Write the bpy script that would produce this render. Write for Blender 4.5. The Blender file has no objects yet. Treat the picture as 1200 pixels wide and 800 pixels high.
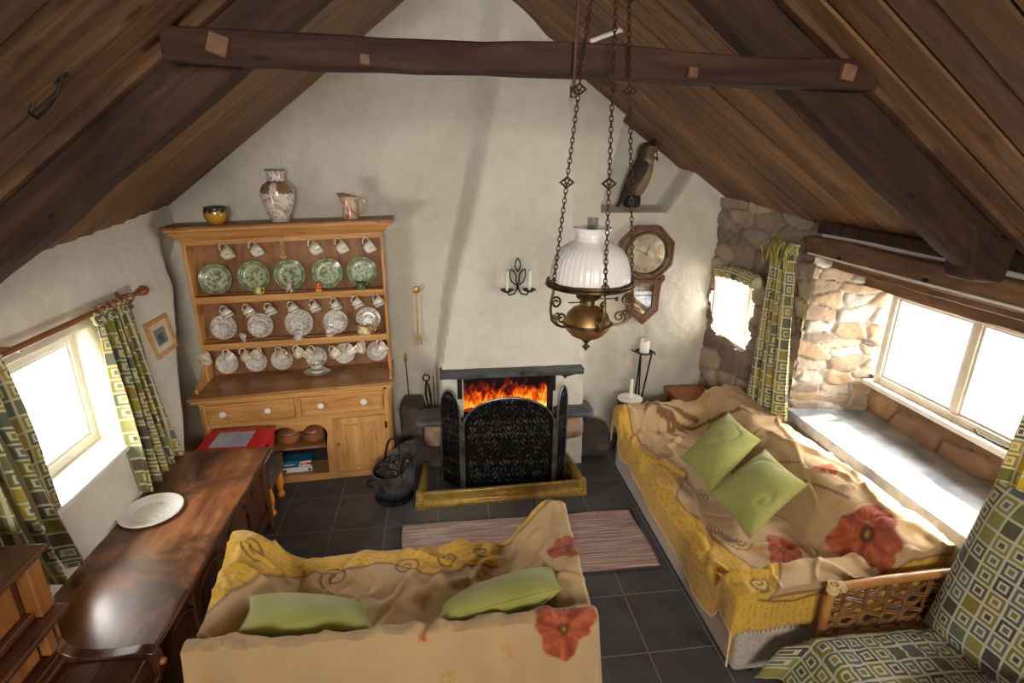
import bpy, bmesh, math, random
import numpy as np
from mathutils import Vector, Matrix, Euler
random.seed(7)
PI = math.pi
SC = bpy.context.scene
C = SC.collection
R = math.radians

def S(r, g, b, a=1.0):
    f = lambda c: (c/255/12.92) if c/255 <= .04045 else ((c/255+.055)/1.055)**2.4
    return (f(r), f(g), f(b), a)
def S3(r, g, b): return np.array(S(r, g, b)[:3])

# ------------------------------------------------------------------ noise (numpy)
def _h(ix, iy, seed):
    v = np.sin(ix*127.1+iy*311.7+seed*74.7)*43758.5453
    return v-np.floor(v)
def vnoise(x, y, seed=0):
    x = np.asarray(x, float); y = np.asarray(y, float)
    ix, iy = np.floor(x), np.floor(y); fx, fy = x-ix, y-iy
    u, v = fx*fx*(3-2*fx), fy*fy*(3-2*fy)
    a, b, c, d = _h(ix, iy, seed), _h(ix+1, iy, seed), _h(ix, iy+1, seed), _h(ix+1, iy+1, seed)
    return (a*(1-u)+b*u)*(1-v)+(c*(1-u)+d*u)*v
def fbm(x, y, seed=0, octv=4):
    s, a, t = 0., .5, 0.
    for k in range(octv):
        s = s+a*vnoise(np.asarray(x)*2**k, np.asarray(y)*2**k, seed+k*13); t += a; a *= .5
    return s/t
def worley(x, y, seed=0):
    ix, iy = np.floor(x), np.floor(y)
    f1 = np.full(x.shape, 9.); f2 = np.full(x.shape, 9.); cid = np.zeros(x.shape)
    for dx in (-1, 0, 1):
        for dy in (-1, 0, 1):
            cx, cy = ix+dx, iy+dy
            px, py = cx+.15+.7*_h(cx, cy, seed), cy+.15+.7*_h(cx, cy, seed+5)
            d = np.hypot(px-x, py-y); i = _h(cx, cy, seed+9)
            n = d < f1
            f2 = np.where(n, f1, np.minimum(f2, d)); cid = np.where(n, i, cid); f1 = np.where(n, d, f1)
    return f1, f2, cid
def sst(a, b, x):
    t = np.clip((np.asarray(x, float)-a)/(b-a), 0, 1); return t*t*(3-2*t)
def mixc(a, b, t): return a+(b-a)*np.asarray(t)[..., None]

# ------------------------------------------------------------------ materials
class NT:
    def __init__(self, name):
        self.m = bpy.data.materials.new(name); self.m.use_nodes = True
        self.t = self.m.node_tree; self.t.nodes.clear()
        self.out = self.t.nodes.new('ShaderNodeOutputMaterial')
        self.b = self.n('ShaderNodeBsdfPrincipled'); self.l(self.b.outputs[0], self.out.inputs[0])
    def n(self, kind, **kw):
        o = self.t.nodes.new(kind)
        for k, v in kw.items(): setattr(o, k, v)
        return o
    def l(self, a, b): self.t.links.new(a, b)
    def val(self, sock, v):
        if hasattr(v, 'is_output') or isinstance(v, bpy.types.NodeSocket): self.l(v, sock)
        else: sock.default_value = v
    def math(self, op, a, b=0.0, c=0.0):
        o = self.n('ShaderNodeMath', operation=op)
        self.val(o.inputs[0], a); self.val(o.inputs[1], b); self.val(o.inputs[2], c)
        return o.outputs[0]
    def mix(self, f, a, b, blend='MIX'):
        o = self.n('ShaderNodeMix', data_type='RGBA', blend_type=blend)
        self.val(o.inputs[0], f); self.val(o.inputs[6], a); self.val(o.inputs[7], b)
        return o.outputs[2]
    def coord(self, which='Object', scale=(1, 1, 1), rot=(0, 0, 0)):
        t = self.n('ShaderNodeTexCoord'); m = self.n('ShaderNodeMapping')
        m.inputs['Scale'].default_value = scale; m.inputs['Rotation'].default_value = rot
        self.l(t.outputs[which], m.inputs[0]); return m.outputs[0]
    def noise(self, vec, scale=5, detail=4, rough=.55, dist=0):
        o = self.n('ShaderNodeTexNoise'); self.l(vec, o.inputs['Vector'])
        o.inputs['Scale'].default_value = scale; o.inputs['Detail'].default_value = detail
        o.inputs['Roughness'].default_value = rough; o.inputs['Distortion'].default_value = dist
        return o.outputs[0]
    def ramp(self, f, stops, interp='LINEAR'):
        o = self.n('ShaderNodeValToRGB'); self.l(f, o.inputs[0]); cr = o.color_ramp; cr.interpolation = interp
        while len(cr.elements) < len(stops): cr.elements.new(.5)
        for e, (p, c) in zip(cr.elements, stops): e.position = p; e.color = c
        return o.outputs[0]
    def bump(self, h, strength=.3, dist=.01):
        o = self.n('ShaderNodeBump'); self.l(h, o.inputs['Height'])
        o.inputs['Strength'].default_value = strength; o.inputs['Distance'].default_value = dist
        self.l(o.outputs[0], self.b.inputs['Normal'])
    def set(self, **kw):
        for k, v in kw.items():
            s = self.b.inputs[k.replace('_', ' ')]; self.val(s, v)
        return self.m

def m_plain(name, c1, c2=None, scale=8, rough=.5, metal=0., bump=0., bscale=60, stretch=(1, 1, 1), spec=.5, sheen=0., lo=.35, hi=.65):
    k = NT(name); v = k.coord('Object', stretch); n = k.noise(v, scale)
    col = k.ramp(n, [(lo, c1), (hi, c2 or c1)])
    k.set(Base_Color=col, Roughness=rough, Metallic=metal, Specular_IOR_Level=spec)
    if sheen: k.set(Sheen_Weight=sheen)
    if bump: k.bump(k.noise(v, bscale, 3), bump)
    return k.m
def m_wood(name, dark, mid, light, axis='x', coord='Object', scale=1., rough=.5, bump=.15, spec=.4, knots=.5, cross=14., coat=0., blotch=None, roty=0.):
    k = NT(name)
    if roty:
        c0 = k.coord
        def rc(which='Object', scale=(1, 1, 1), rot=(0, 0, 0)):
            a = c0(which, (1, 1, 1), (0, roty, 0)); m = k.n('ShaderNodeMapping'); m.inputs['Scale'].default_value = scale; k.l(a, m.inputs[0]); return m.outputs[0]
        k.coord = rc
    st = {'x': (1.2, cross, cross), 'y': (cross, 1.2, cross), 'z': (cross, cross, 1.2)}[axis]
    v = k.coord(coord, tuple(s*scale for s in st))
    n1 = k.noise(v, 1.6, 6, .62, .6)
    v2 = k.coord(coord, tuple(s*scale*.25 for s in st)); n2 = k.noise(v2, 1.3, 3, .5, .4)
    f = k.math('ADD', k.math('MULTIPLY', n1, .65), k.math('MULTIPLY', n2, .35))
    col = k.ramp(f, [(.32, dark), (.5, mid), (.68, light)])
    if knots:
        vk = k.coord(coord, tuple(3.0*scale*(1 if s < 2 else 2.6) for s in st))
        vo = k.n('ShaderNodeTexVoronoi'); k.l(vk, vo.inputs['Vector']); vo.inputs['Scale'].default_value = 1.
        kn = k.ramp(vo.outputs['Distance'], [(.04, (1, 1, 1, 1)), (.13, (0, 0, 0, 1))])
        col = k.mix(k.math('MULTIPLY', kn, knots), col, tuple(c*.45 for c in dark[:3])+(1,))
    if blotch:
        nb = k.noise(k.coord('Object', (3, 3, 3)), 1.0, 4, .6, .8)
        col = k.mix(k.ramp(nb, [(.42, (0, 0, 0, 1)), (.62, (1, 1, 1, 1))]), col, blotch)
    k.set(Base_Color=col, Roughness=rough, Specular_IOR_Level=spec)
    if coat: k.set(Coat_Weight=coat, Coat_Roughness=.15)
    k.bump(n1, bump, .004)
    return k.m
def m_paint(name, rough=.5, metal=0., bump=0., bscale=80, spec=.5, sheen=0., coat=0.):
    k = NT(name); a = k.n('ShaderNodeVertexColor'); a.layer_name = 'Col'
    k.set(Base_Color=a.outputs[0], Roughness=rough, Metallic=metal, Specular_IOR_Level=spec)
    if sheen: k.set(Sheen_Weight=sheen)
    if coat: k.set(Coat_Weight=coat, Coat_Roughness=.08)
    if bump: k.bump(k.noise(k.coord('Object'), bscale, 4), bump, .006)
    return k.m
def m_squares(name, palette, cream, period=.085, rough=.85):
    k = NT(name); t = k.n('ShaderNodeTexCoord'); sp = k.n('ShaderNodeSeparateXYZ'); k.l(t.outputs['UV'], sp.inputs[0])
    u, v = k.math('DIVIDE', sp.outputs[0], period), k.math('DIVIDE', sp.outputs[1], period)
    iu, iv = k.math('FLOOR', u), k.math('FLOOR', v)
    fu, fv = k.math('ABSOLUTE', k.math('SUBTRACT', k.math('FRACT', u), .5)), k.math('ABSOLUTE', k.math('SUBTRACT', k.math('FRACT', v), .5))
    d = k.math('MAXIMUM', fu, fv)
    def rnd(o1, o2):
        w = k.n('ShaderNodeTexWhiteNoise', noise_dimensions='2D'); cb = k.n('ShaderNodeCombineXYZ')
        k.val(cb.inputs[0], k.math('ADD', iu, o1)); k.val(cb.inputs[1], k.math('ADD', iv, o2)); k.l(cb.outputs[0], w.inputs[0])
        return w.outputs[0]
    n = len(palette)
    stops = [(i/n, c) for i, c in enumerate(palette)]
    c1 = k.ramp(rnd(.5, .5), stops, 'CONSTANT'); c2 = k.ramp(rnd(37.5, 11.5), stops, 'CONSTANT')
    ring = k.math('GREATER_THAN', rnd(71.5, 5.5), .34)
    outer = k.math('LESS_THAN', d, .43)
    rin = k.math('MULTIPLY', ring, k.math('LESS_THAN', d, .27))
    inn = k.math('MULTIPLY', ring, k.math('LESS_THAN', d, .15))
    col = k.mix(outer, cream, c1); col = k.mix(rin, col, cream); col = k.mix(inn, col, c2)
    w = k.noise(k.coord('UV', (900, 900, 1)), 1.0, 2)
    col = k.mix(.25, col, k.mix(1., col, k.ramp(w, [(.3, (.45, .45, .45, 1)), (.7, (1.5, 1.5, 1.5, 1))]), 'MULTIPLY'))
    k.set(Base_Color=col, Roughness=rough, Specular_IOR_Level=.2, Sheen_Weight=.1)
    k.bump(w, .15, .002)
    return k.m

WHITE = (1, 1, 1, 1)
M = {}
def plaster():
    k = NT('lime plaster'); v = k.coord('Object')
    n = k.noise(v, 1.6, 6, .6, .3); n2 = k.noise(v, 9, 5, .6)
    f = k.math('ADD', k.math('MULTIPLY', n, .6), k.math('MULTIPLY', n2, .4))
    col = k.ramp(f, [(.28, S(198, 191, 175)), (.5, S(211, 205, 189)), (.72, S(219, 214, 199))])
    a = k.n('ShaderNodeVertexColor'); a.layer_name = 'Col'
    col = k.mix(1., col, a.outputs[0], 'MULTIPLY')
    k.set(Base_Color=col, Roughness=.82, Specular_IOR_Level=.25)
    k.bump(k.math('ADD', n2, k.math('MULTIPLY', k.noise(v, 38, 5, .65), .55)), .6, .014)
    return k.m
M['plaster'] = plaster()
M['stone'] = m_paint('rubble stone', .85, bump=.7, bscale=45, spec=.25)
def tiles():
    k = NT('slate floor tile'); t = k.n('ShaderNodeTexCoord'); sp = k.n('ShaderNodeSeparateXYZ'); k.l(t.outputs['Object'], sp.inputs[0])
    u = k.math('DIVIDE', k.math('ADD', sp.outputs[0], 10.49), .4); v = k.math('DIVIDE', k.math('ADD', sp.outputs[1], 9.6), .44)
    iu, iv = k.math('FLOOR', u), k.math('FLOOR', v)
    du = k.math('MULTIPLY', k.math('SUBTRACT', .5, k.math('ABSOLUTE', k.math('SUBTRACT', k.math('FRACT', u), .5))), .4)
    dv = k.math('MULTIPLY', k.math('SUBTRACT', .5, k.math('ABSOLUTE', k.math('SUBTRACT', k.math('FRACT', v), .5))), .44)
    d = k.math('MINIMUM', du, dv)
    w = k.n('ShaderNodeTexWhiteNoise', noise_dimensions='2D'); cb = k.n('ShaderNodeCombineXYZ'); k.l(iu, cb.inputs[0]); k.l(iv, cb.inputs[1]); k.l(cb.outputs[0], w.inputs[0])
    n = k.noise(k.coord('Object'), 5, 6, .65, .4)
    base = k.ramp(n, [(.3, S(58, 60, 64)), (.7, S(88, 89, 92))])
    base = k.mix(k.math('MULTIPLY', w.outputs[0], .35), base, S(86, 82, 80))
    g = k.math('LESS_THAN', d, .0035)
    col = k.mix(g, base, S(128, 124, 118))
    k.set(Base_Color=col, Roughness=k.mix(g, (.42,)*3+(1,), (.9,)*3+(1,)), Specular_IOR_Level=.45)
    h = k.math('ADD', k.math('MULTIPLY', k.math('MINIMUM', k.math('DIVIDE', d, .006), 1.), .6), k.math('MULTIPLY', k.noise(k.coord('Object'), 26, 5, .6), .35))
    k.bump(h, .35, .006)
    return k.m
M['tiles'] = tiles()
def plank_mat():
    k = NT('roof boarding'); v = k.coord('UV', (1.0, 11, 1)); n1 = k.noise(v, 1.9, 9, .72, .8)
    n2 = k.noise(k.coord('UV', (.35, 1.2, 1)), 1.0, 3, .5, .3)
    f = k.math('ADD', k.math('MULTIPLY', n1, .6), k.math('MULTIPLY', n2, .4))
    col = k.ramp(f, [(.32, S(66, 44, 28)), (.48, S(114, 81, 53)), (.66, S(158, 120, 82))])
    at = k.n('ShaderNodeVertexColor'); at.layer_name = 'Col'; col = k.mix(1., col, at.outputs[0], 'MULTIPLY')
    vo = k.n('ShaderNodeTexVoronoi'); k.l(k.coord('UV', (2.6, 6.4, 1)), vo.inputs['Vector']); vo.inputs['Scale'].default_value = 1.
    kn = k.ramp(vo.outputs['Distance'], [(.06, (1, 1, 1, 1)), (.17, (0, 0, 0, 1))])
    col = k.mix(k.math('MULTIPLY', kn, .75), col, S(48, 30, 18))
    nb = k.noise(k.coord('Object', (1, 1, 1)), 1.4, 4, .6, .5)
    col = k.mix(k.math('MULTIPLY', k.ramp(nb, [(.45, (0, 0, 0, 1)), (.7, (1, 1, 1, 1))]), .5), col, S(84, 66, 52))
    k.set(Base_Color=col, Roughness=.6, Specular_IOR_Level=.3); k.bump(n1, .5, .005)
    return k.m
M['plank'] = plank_mat()
M['beam'] = m_wood('dark roof timber', S(36, 22, 16), S(57, 37, 28), S(80, 53, 40), 'x', rough=.75, bump=.5, cross=9, scale=1.3, spec=.2)
M['beam_l'] = m_wood('dark roof timber sloping one way', S(34, 22, 16), S(56, 38, 28), S(80, 56, 42), 'x', rough=.75, bump=.6, cross=9, scale=1.3, spec=.2, knots=.7, roty=R(37))
M['beam_r'] = m_wood('dark roof timber sloping the other way', S(34, 22, 16), S(56, 38, 28), S(80, 56, 42), 'x', rough=.75, bump=.6, cross=9, scale=1.3, spec=.2, knots=.7, roty=R(-34.6))
M['batten'] = m_plain('thin batten wood', S(70, 49, 34), S(98, 72, 50), 6, .7, 0, .2, 60, spec=.2)
M['beam_y'] = m_wood('brown lintel timber', S(66, 44, 28), S(104, 73, 48), S(136, 100, 68), 'y', rough=.6, bump=.4, cross=9, scale=1.2)
M['pine'] = m_wood('waxed pine', S(164, 108, 56), S(200, 146, 84), S(220, 170, 106), 'x', rough=.42, bump=.1, cross=12, knots=.6, coat=.15)
M['pine_z'] = m_wood('waxed pine upright', S(164, 108, 56), S(200, 146, 84), S(220, 170, 106), 'z', rough=.42, bump=.1, cross=12, knots=.6, coat=.15)
M['pine_back'] = m_wood('stained pine boards', S(118, 78, 46), S(150, 103, 64), S(174, 125, 82), 'z', rough=.5, bump=.15, cross=12, knots=.5)
M['pine_top'] = m_wood('worn pine worktop', S(122, 82, 46), S(158, 112, 68), S(184, 140, 92), 'x', rough=.35, bump=.12, cross=11, knots=.5, coat=.2)
M['oak'] = m_wood('dark oak chest', S(48, 27, 16), S(84, 50, 30), S(116, 74, 46), 'z', rough=.4, bump=.3, cross=10, scale=1.1, coat=.1)
M['oak_top'] = m_wood('worn oak lid', S(84, 50, 30), S(140, 88, 52), S(184, 128, 84), 'y', rough=.3, bump=.25, cross=9, scale=1.1, coat=.35, blotch=S(62, 40, 28))
M['piano'] = m_wood('polished dark walnut', S(40, 20, 11), S(74, 40, 22), S(110, 64, 36), 'y', rough=.22, bump=.04, cross=8, knots=0, coat=.6)
M['piano_light'] = m_wood('golden walnut edge', S(96, 54, 26), S(136, 84, 44), S(164, 108, 62), 'z', rough=.3, bump=.05, cross=8, knots=0, coat=.4)
M['rodwood'] = m_wood('varnished curtain pole wood', S(96, 52, 28), S(138, 82, 48), S(168, 108, 66), 'y', rough=.35, bump=.05, knots=0, coat=.3)
M['teak'] = m_wood('red brown table wood', S(112, 60, 32), S(148, 86, 50), S(172, 108, 66), 'x', rough=.35, bump=.06, knots=0, coat=.2)
M['clockwood'] = m_wood('brown clock case wood', S(66, 40, 25), S(100, 64, 42), S(130, 90, 60), 'z', rough=.35, bump=.06, knots=0, coat=.3, scale=1.5)
M['greywood'] = m_wood('weathered grey brown wood', S(64, 55, 44), S(92, 80, 64), S(120, 106, 86), 'y', rough=.7, bump=.3)
M['turned'] = m_wood('orange varnished leg', S(196, 112, 30), S(224, 142, 46), S(238, 164, 70), 'z', rough=.3, bump=.05, knots=0, coat=.4)
M['cane'] = m_wood('golden rattan cane', S(132, 84, 38), S(178, 124, 64), S(204, 156, 92), 'x', rough=.4, bump=.1, knots=0, coat=.25, cross=4)
M['wicker'] = m_wood('brown wicker strand', S(84, 52, 26), S(122, 82, 44), S(156, 112, 66), 'x', rough=.5, bump=.2, knots=0, cross=8)
M['brass'] = m_plain('aged brass', S(176, 142, 68), S(214, 182, 104), 14, .4, .75, .12, 50)
M['brass_dark'] = m_plain('tarnished bronze', S(72, 58, 40), S(120, 98, 64), 22, .45, .9, .2, 60)
M['copper'] = m_plain('aged copper font', S(140, 100, 62), S(178, 138, 90), 10, .42, .8, .08, 40)
M['iron'] = m_plain('black iron', S(22, 22, 23), S(44, 44, 45), 20, .48, .7, .2, 70)
M['iron_grey'] = m_plain('worn grey metal', S(78, 80, 83), S(142, 144, 149), 9, .36, .8, .12, 40)
M['coal'] = m_plain('coal', S(16, 16, 17), S(44, 44, 46), 25, .4, 0, .5, 50, spec=.6)
M['slate'] = m_plain('slate slab', S(58, 60, 62), S(92, 94, 95), 7, .62, 0, .4, 40, (1, 1, 3))
M['sillslate'] = m_plain('pale slate sill', S(128, 132, 136), S(176, 180, 184), 6, .38, 0, .25, 22, (1, 1, 1))
M['whitepaint'] = m_plain('white window paint', S(218, 214, 204), S(232, 229, 220), 8, .45, 0, .05, 60)
M['creampaint'] = m_plain('cream window paint', S(200, 190, 172), S(218, 209, 192), 8, .5, 0, .08, 60)
M['white'] = m_plain('white glaze', S(226, 222, 212), S(240, 237, 228), 6, .2, 0, .0)
M['candle'] = m_plain('cream wax', S(232, 226, 206), S(242, 238, 222), 12, .5, 0, .05)
M['sofa_cloth'] = m_plain('greige sofa fabric', S(164, 152, 138), S(184, 172, 158), 40, .9, 0, .3, 300, sheen=.2, spec=.2)
M['green'] = m_plain('lime green cotton', S(136, 137, 66), S(152, 151, 80), 5, .85, 0, .12, 260, sheen=.25, spec=.2)
M['paint_cloth'] = m_paint('printed woven throw', .88, bump=.3, bscale=260, spec=.2, sheen=.2)
M['paint_china'] = m_paint('decorated china', .18, spec=.5, coat=.3)
M['paint_matte'] = m_paint('painted matte', .65, spec=.35, bump=.3, bscale=70)
M['red'] = m_plain('red plastic', S(196, 12, 40), S(210, 20, 50), 5, .3)
M['clearbox'] = m_plain('cloudy plastic', S(150, 162, 186), S(176, 186, 206), 4, .25)
M['terracotta'] = m_plain('brown earthenware', S(136, 84, 48), S(176, 116, 70), 5, .4, 0, .1, 40)
M['black'] = m_plain('black card', S(20, 20, 22), S(30, 30, 32), 5, .5)
M['soot'] = m_plain('sooty black', S(14, 12, 11), S(26, 22, 20), 6, .9)
M['greenglass'] = m_plain('green glass', S(52, 70, 44), S(84, 104, 66), 5, .1)
M['chain'] = m_plain('bronze chain', S(66, 50, 38), S(104, 82, 60), 30, .5, .8)
M['rope'] = m_plain('straw', S(176, 136, 66), S(208, 172, 98), 40, .8, 0, .3, 120)
PAL = [S(126, 122, 52), S(158, 140, 58), S(106, 112, 78), S(98, 100, 84), S(92, 82, 64), S(140, 136, 80), S(146, 126, 66), S(110, 108, 62)]
M['squares'] = m_squares('nested square print', PAL, S(190, 184, 150))
PALC = [S(104, 108, 56), S(88, 98, 70), S(80, 88, 80), S(92, 99, 90), S(72, 62, 56), S(128, 124, 68), S(120, 106, 52), S(84, 80, 60)]
M['squares_chair'] = m_squares('nested square upholstery', PALC, S(178, 174, 150), .082)
PALY = [S(190, 158, 30), S(150, 138, 44), S(110, 112, 60), S(206, 172, 50), S(92, 84, 58), S(166, 150, 60)]
M['squares_gold'] = m_squares('nested square print gold', PALY, S(214, 206, 170), .08)
def emit(name, col, s):
    k = NT(name); k.set(Base_Color=(0, 0, 0, 1), Emission_Color=col, Emission_Strength=s); return k.m
def pane():
    k = NT('window glass'); tr = k.n('ShaderNodeBsdfTransparent'); gl = k.n('ShaderNodeBsdfGlossy'); gl.inputs['Roughness'].default_value = .05
    mx = k.n('ShaderNodeMixShader'); mx.inputs[0].default_value = .05; k.l(tr.outputs[0], mx.inputs[1]); k.l(gl.outputs[0], mx.inputs[2]); k.l(mx.outputs[0], k.out.inputs[0]); return k.m
M['glass'] = pane()
def flames():
    k = NT('flame picture'); t = k.n('ShaderNodeTexCoord'); sp = k.n('ShaderNodeSeparateXYZ'); k.l(t.outputs['UV'], sp.inputs[0])
    n = k.noise(k.coord('UV', (13, 3.4, 1)), 1.0, 5, .6, 1.1)
    n2 = k.noise(k.coord('UV', (30, 12, 1)), 1.0, 4, .6, .6)
    h = sp.outputs[1]
    f = k.math('SUBTRACT', k.math('ADD', k.math('MULTIPLY', n, 1.15), k.math('MULTIPLY', n2, .25)), k.math('MULTIPLY', h, .92))
    col = k.ramp(f, [(.08, (.004, .001, .0005, 1)), (.24, S(120, 26, 4)), (.38, S(226, 82, 10)), (.52, S(252, 160, 36)), (.7, S(255, 224, 120))])
    k.set(Base_Color=(0, 0, 0, 1), Emission_Color=col, Emission_Strength=1.15, Roughness=.4); return k.m
M['flames'] = flames()
def rugm():
    k = NT('striped woven rug'); v = k.coord('Object', (2.0, 60, 1)); n = k.noise(v, 1.2, 3, .6, .2); n2 = k.noise(k.coord('Object', (90, 110, 1)), 1.0, 3, .6)
    f = k.math('ADD', k.math('MULTIPLY', n, .75), k.math('MULTIPLY', n2, .3))
    col = k.ramp(f, [(.30, S(96, 72, 64)), (.42, S(150, 120, 110)), (.54, S(182, 154, 142)), (.66, S(220, 204, 190))])
    k.set(Base_Color=col, Roughness=.95, Specular_IOR_Level=.1); k.bump(n2, .6, .006); return k.m
M['rug'] = rugm()
def mglass():
    k = NT('clear chimney glass'); tr = k.n('ShaderNodeBsdfTransparent'); tr.inputs[0].default_value = (.9, .9, .9, 1); gl = k.n('ShaderNodeBsdfGlossy'); gl.inputs['Roughness'].default_value = .03
    mx = k.n('ShaderNodeMixShader'); mx.inputs[0].default_value = .15; k.l(tr.outputs[0], mx.inputs[1]); k.l(gl.outputs[0], mx.inputs[2]); k.l(mx.outputs[0], k.out.inputs[0]); return k.m
M['clear'] = mglass()
def opal():
    k = NT('opal glass'); k.set(Base_Color=S(226, 222, 216), Roughness=.22, Subsurface_Weight=.0, Transmission_Weight=0.0, Coat_Weight=.2); return k.m
M['opal'] = opal()

# ------------------------------------------------------------------ objects
def tag(o, label=None, cat=None, group=None, kind=None):
    if label: o['label'] = label
    if cat: o['category'] = cat
    if group: o['group'] = group
    if kind: o['kind'] = kind
    return o
def thing(name, label, cat, loc=(0, 0, 0), rotz=0., group=None):
    o = bpy.data.objects.new(name, None); C.objects.link(o); o.empty_display_size = .05
    o.location = loc; o.rotation_euler = (0, 0, rotz)
    return tag(o, label, cat, group)
def adopt(o, p):
    o.parent = p
    return o
def adopt_w(o, p):
    """parent a child whose vertices are in world coordinates"""
    o.parent = p
    Mx = Matrix.Translation(p.location) @ p.rotation_euler.to_matrix().to_4x4()
    o.matrix_parent_inverse = Mx.inverted()
    return o
def kids(o): return [c for c in bpy.data.objects if c.parent == o]
def dup(root, loc, rot=None, label=None, group=None, cat=None, scale=None):
    r = root.copy(); C.objects.link(r); r.location = loc
    if rot is not None: r.rotation_euler = rot if hasattr(rot, '__len__') else (0, 0, rot)
    if scale: r.scale = (scale,)*3
    tag(r, label, cat, group)
    for ch in kids(root):
        c = ch.copy(); C.objects.link(c); c.parent = r
        for g in kids(ch):
            d = g.copy(); C.objects.link(d); d.parent = c
    return r
def smooth(me, angle=38):
    if len(me.polygons):
        me.polygons.foreach_set('use_smooth', [True]*len(me.polygons)); me.set_sharp_from_angle(angle=R(angle))

class MB:
    def __init__(self): self.bm = bmesh.new()
    def _add(self, verts, faces, Mx=None):
        vs = [self.bm.verts.new((Mx @ Vector(v)) if Mx else v) for v in verts]
        for f in faces:
            try: self.bm.faces.new([vs[i] for i in f])
            except ValueError: pass
        return self
    def box(self, lo, hi, Mx=None):
        (a, b, c), (d, e, f) = lo, hi
        v = [(a, b, c), (d, b, c), (d, e, c), (a, e, c), (a, b, f), (d, b, f), (d, e, f), (a, e, f)]
        return self._add(v, [(0, 3, 2, 1), (4, 5, 6, 7), (0, 1, 5, 4), (1, 2, 6, 5), (2, 3, 7, 6), (3, 0, 4, 7)], Mx)
    def hexa(self, v):
        return self._add(v, [(0, 3, 2, 1), (4, 5, 6, 7), (0, 1, 5, 4), (1, 2, 6, 5), (2, 3, 7, 6), (3, 0, 4, 7)])
    def prism(self, poly, a, b, axis='y', Mx=None):
        n = len(poly)
        f = {'y': lambda p, t: (p[0], t, p[1]), 'x': lambda p, t: (t, p[0], p[1]), 'z': lambda p, t: (p[0], p[1], t)}[axis]
        v = [f(p, a) for p in poly]+[f(p, b) for p in poly]
        return self._add(v, [tuple(range(n)), tuple(range(2*n-1, n-1, -1))]+[(i, i+n, (i+1) % n+n, (i+1) % n) for i in range(n)], Mx)
    def cyl(self, p0, p1, r0, r1=None, seg=16):
        return self.tube([p0, p1], [r0, r0 if r1 is None else r1], seg)
    def tube(self, pts, r, seg=8, closed=False):
        pts = [Vector(p) for p in pts]; n = len(pts); rs = r if isinstance(r, (list, tuple)) else [r]*n
        rings = []; prev = None
        for i, p in enumerate(pts):
            if closed: t = (pts[(i+1) % n]-pts[i-1])
            else: t = pts[min(i+1, n-1)]-pts[max(i-1, 0)]
            t.normalize()
            if prev is None:
                a = Vector((0, 0, 1)) if abs(t.z) < .9 else Vector((1, 0, 0)); u = t.cross(a).normalized()
            else:
                u = (prev-t*prev.dot(t))
                u = u.normalized() if u.length > 1e-6 else t.orthogonal().normalized()
            prev = u; w = t.cross(u)
            rings.append([self.bm.verts.new(p+(u*math.cos(2*PI*k/seg)+w*math.sin(2*PI*k/seg))*rs[i]) for k in range(seg)])
        for i in range(n if closed else n-1):
            A, B = rings[i], rings[(i+1) % n]
            for k in range(seg): self.bm.faces.new((A[k], A[(k+1) % seg], B[(k+1) % seg], B[k]))
        if not closed:
            self.bm.faces.new(rings[0][::-1]); self.bm.faces.new(rings[-1])
        return self
    def lathe(self, prof, o=(0, 0, 0), seg=24, Mx=None, fn=None):
        rings = []
        for (r, z) in prof:
            ring = []
            if r < 1e-5:
                v = Vector((0, 0, z))
                v = (Mx @ v if Mx else v)+Vector(o); ring = [self.bm.verts.new(v)]
            else:
                for k in range(seg):
                    a = 2*PI*k/seg; rr, zz = (fn(r, z, a) if fn else (r, z))
                    v = Vector((rr*math.cos(a), rr*math.sin(a), zz)); v = (Mx @ v if Mx else v)+Vector(o); ring.append(self.bm.verts.new(v))
            rings.append(ring)
        for A, B in zip(rings, rings[1:]):
            for k in range(seg):
                q = (k+1) % seg
                if len(A) == 1 and len(B) == 1: break
                if len(A) == 1: self.bm.faces.new((A[0], B[q], B[k]))
                elif len(B) == 1: self.bm.faces.new((A[k], A[q], B[0]))
                else: self.bm.faces.new((A[k], A[q], B[q], B[k]))
        for ring, rev in ((rings[0], True), (rings[-1], False)):
            if len(ring) > 2 and fn != 'open' and not getattr(self, 'noend', False): self.bm.faces.new(ring[::-1] if rev else ring)
        return self
    def ball(self, c, r, sc=(1, 1, 1), seg=16):
        n = seg//2
        prof = [(max(0, r*math.sin(PI*i/n)) if 0 < i < n else 0, -r*math.cos(PI*i/n)) for i in range(n+1)]
        return self.lathe(prof, c, seg, Matrix.Diagonal((*sc, 1)))
    def build(self, name, mat, parent=None, world=True, bevel=0., angle=38, seg=2, sub=0, label=None, fix=True):
        if fix: bmesh.ops.recalc_face_normals(self.bm, faces=self.bm.faces)
        me = bpy.data.meshes.new(name); self.bm.to_mesh(me); self.bm.free()
        me.materials.append(mat if not isinstance(mat, str) else M[mat]); smooth(me, angle)
        o = bpy.data.objects.new(name, me); C.objects.link(o)
        if parent: (adopt_w if world else adopt)(o, parent)
        if bevel:
            md = o.modifiers.new('edge', 'BEVEL'); md.width = bevel; md.segments = seg; md.limit_method = 'ANGLE'; md.angle_limit = R(35)
        if sub:
            md = o.modifiers.new('soft', 'SUBSURF'); md.levels = sub; md.render_levels = sub
        if label: o['label'] = label
        return o

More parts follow.
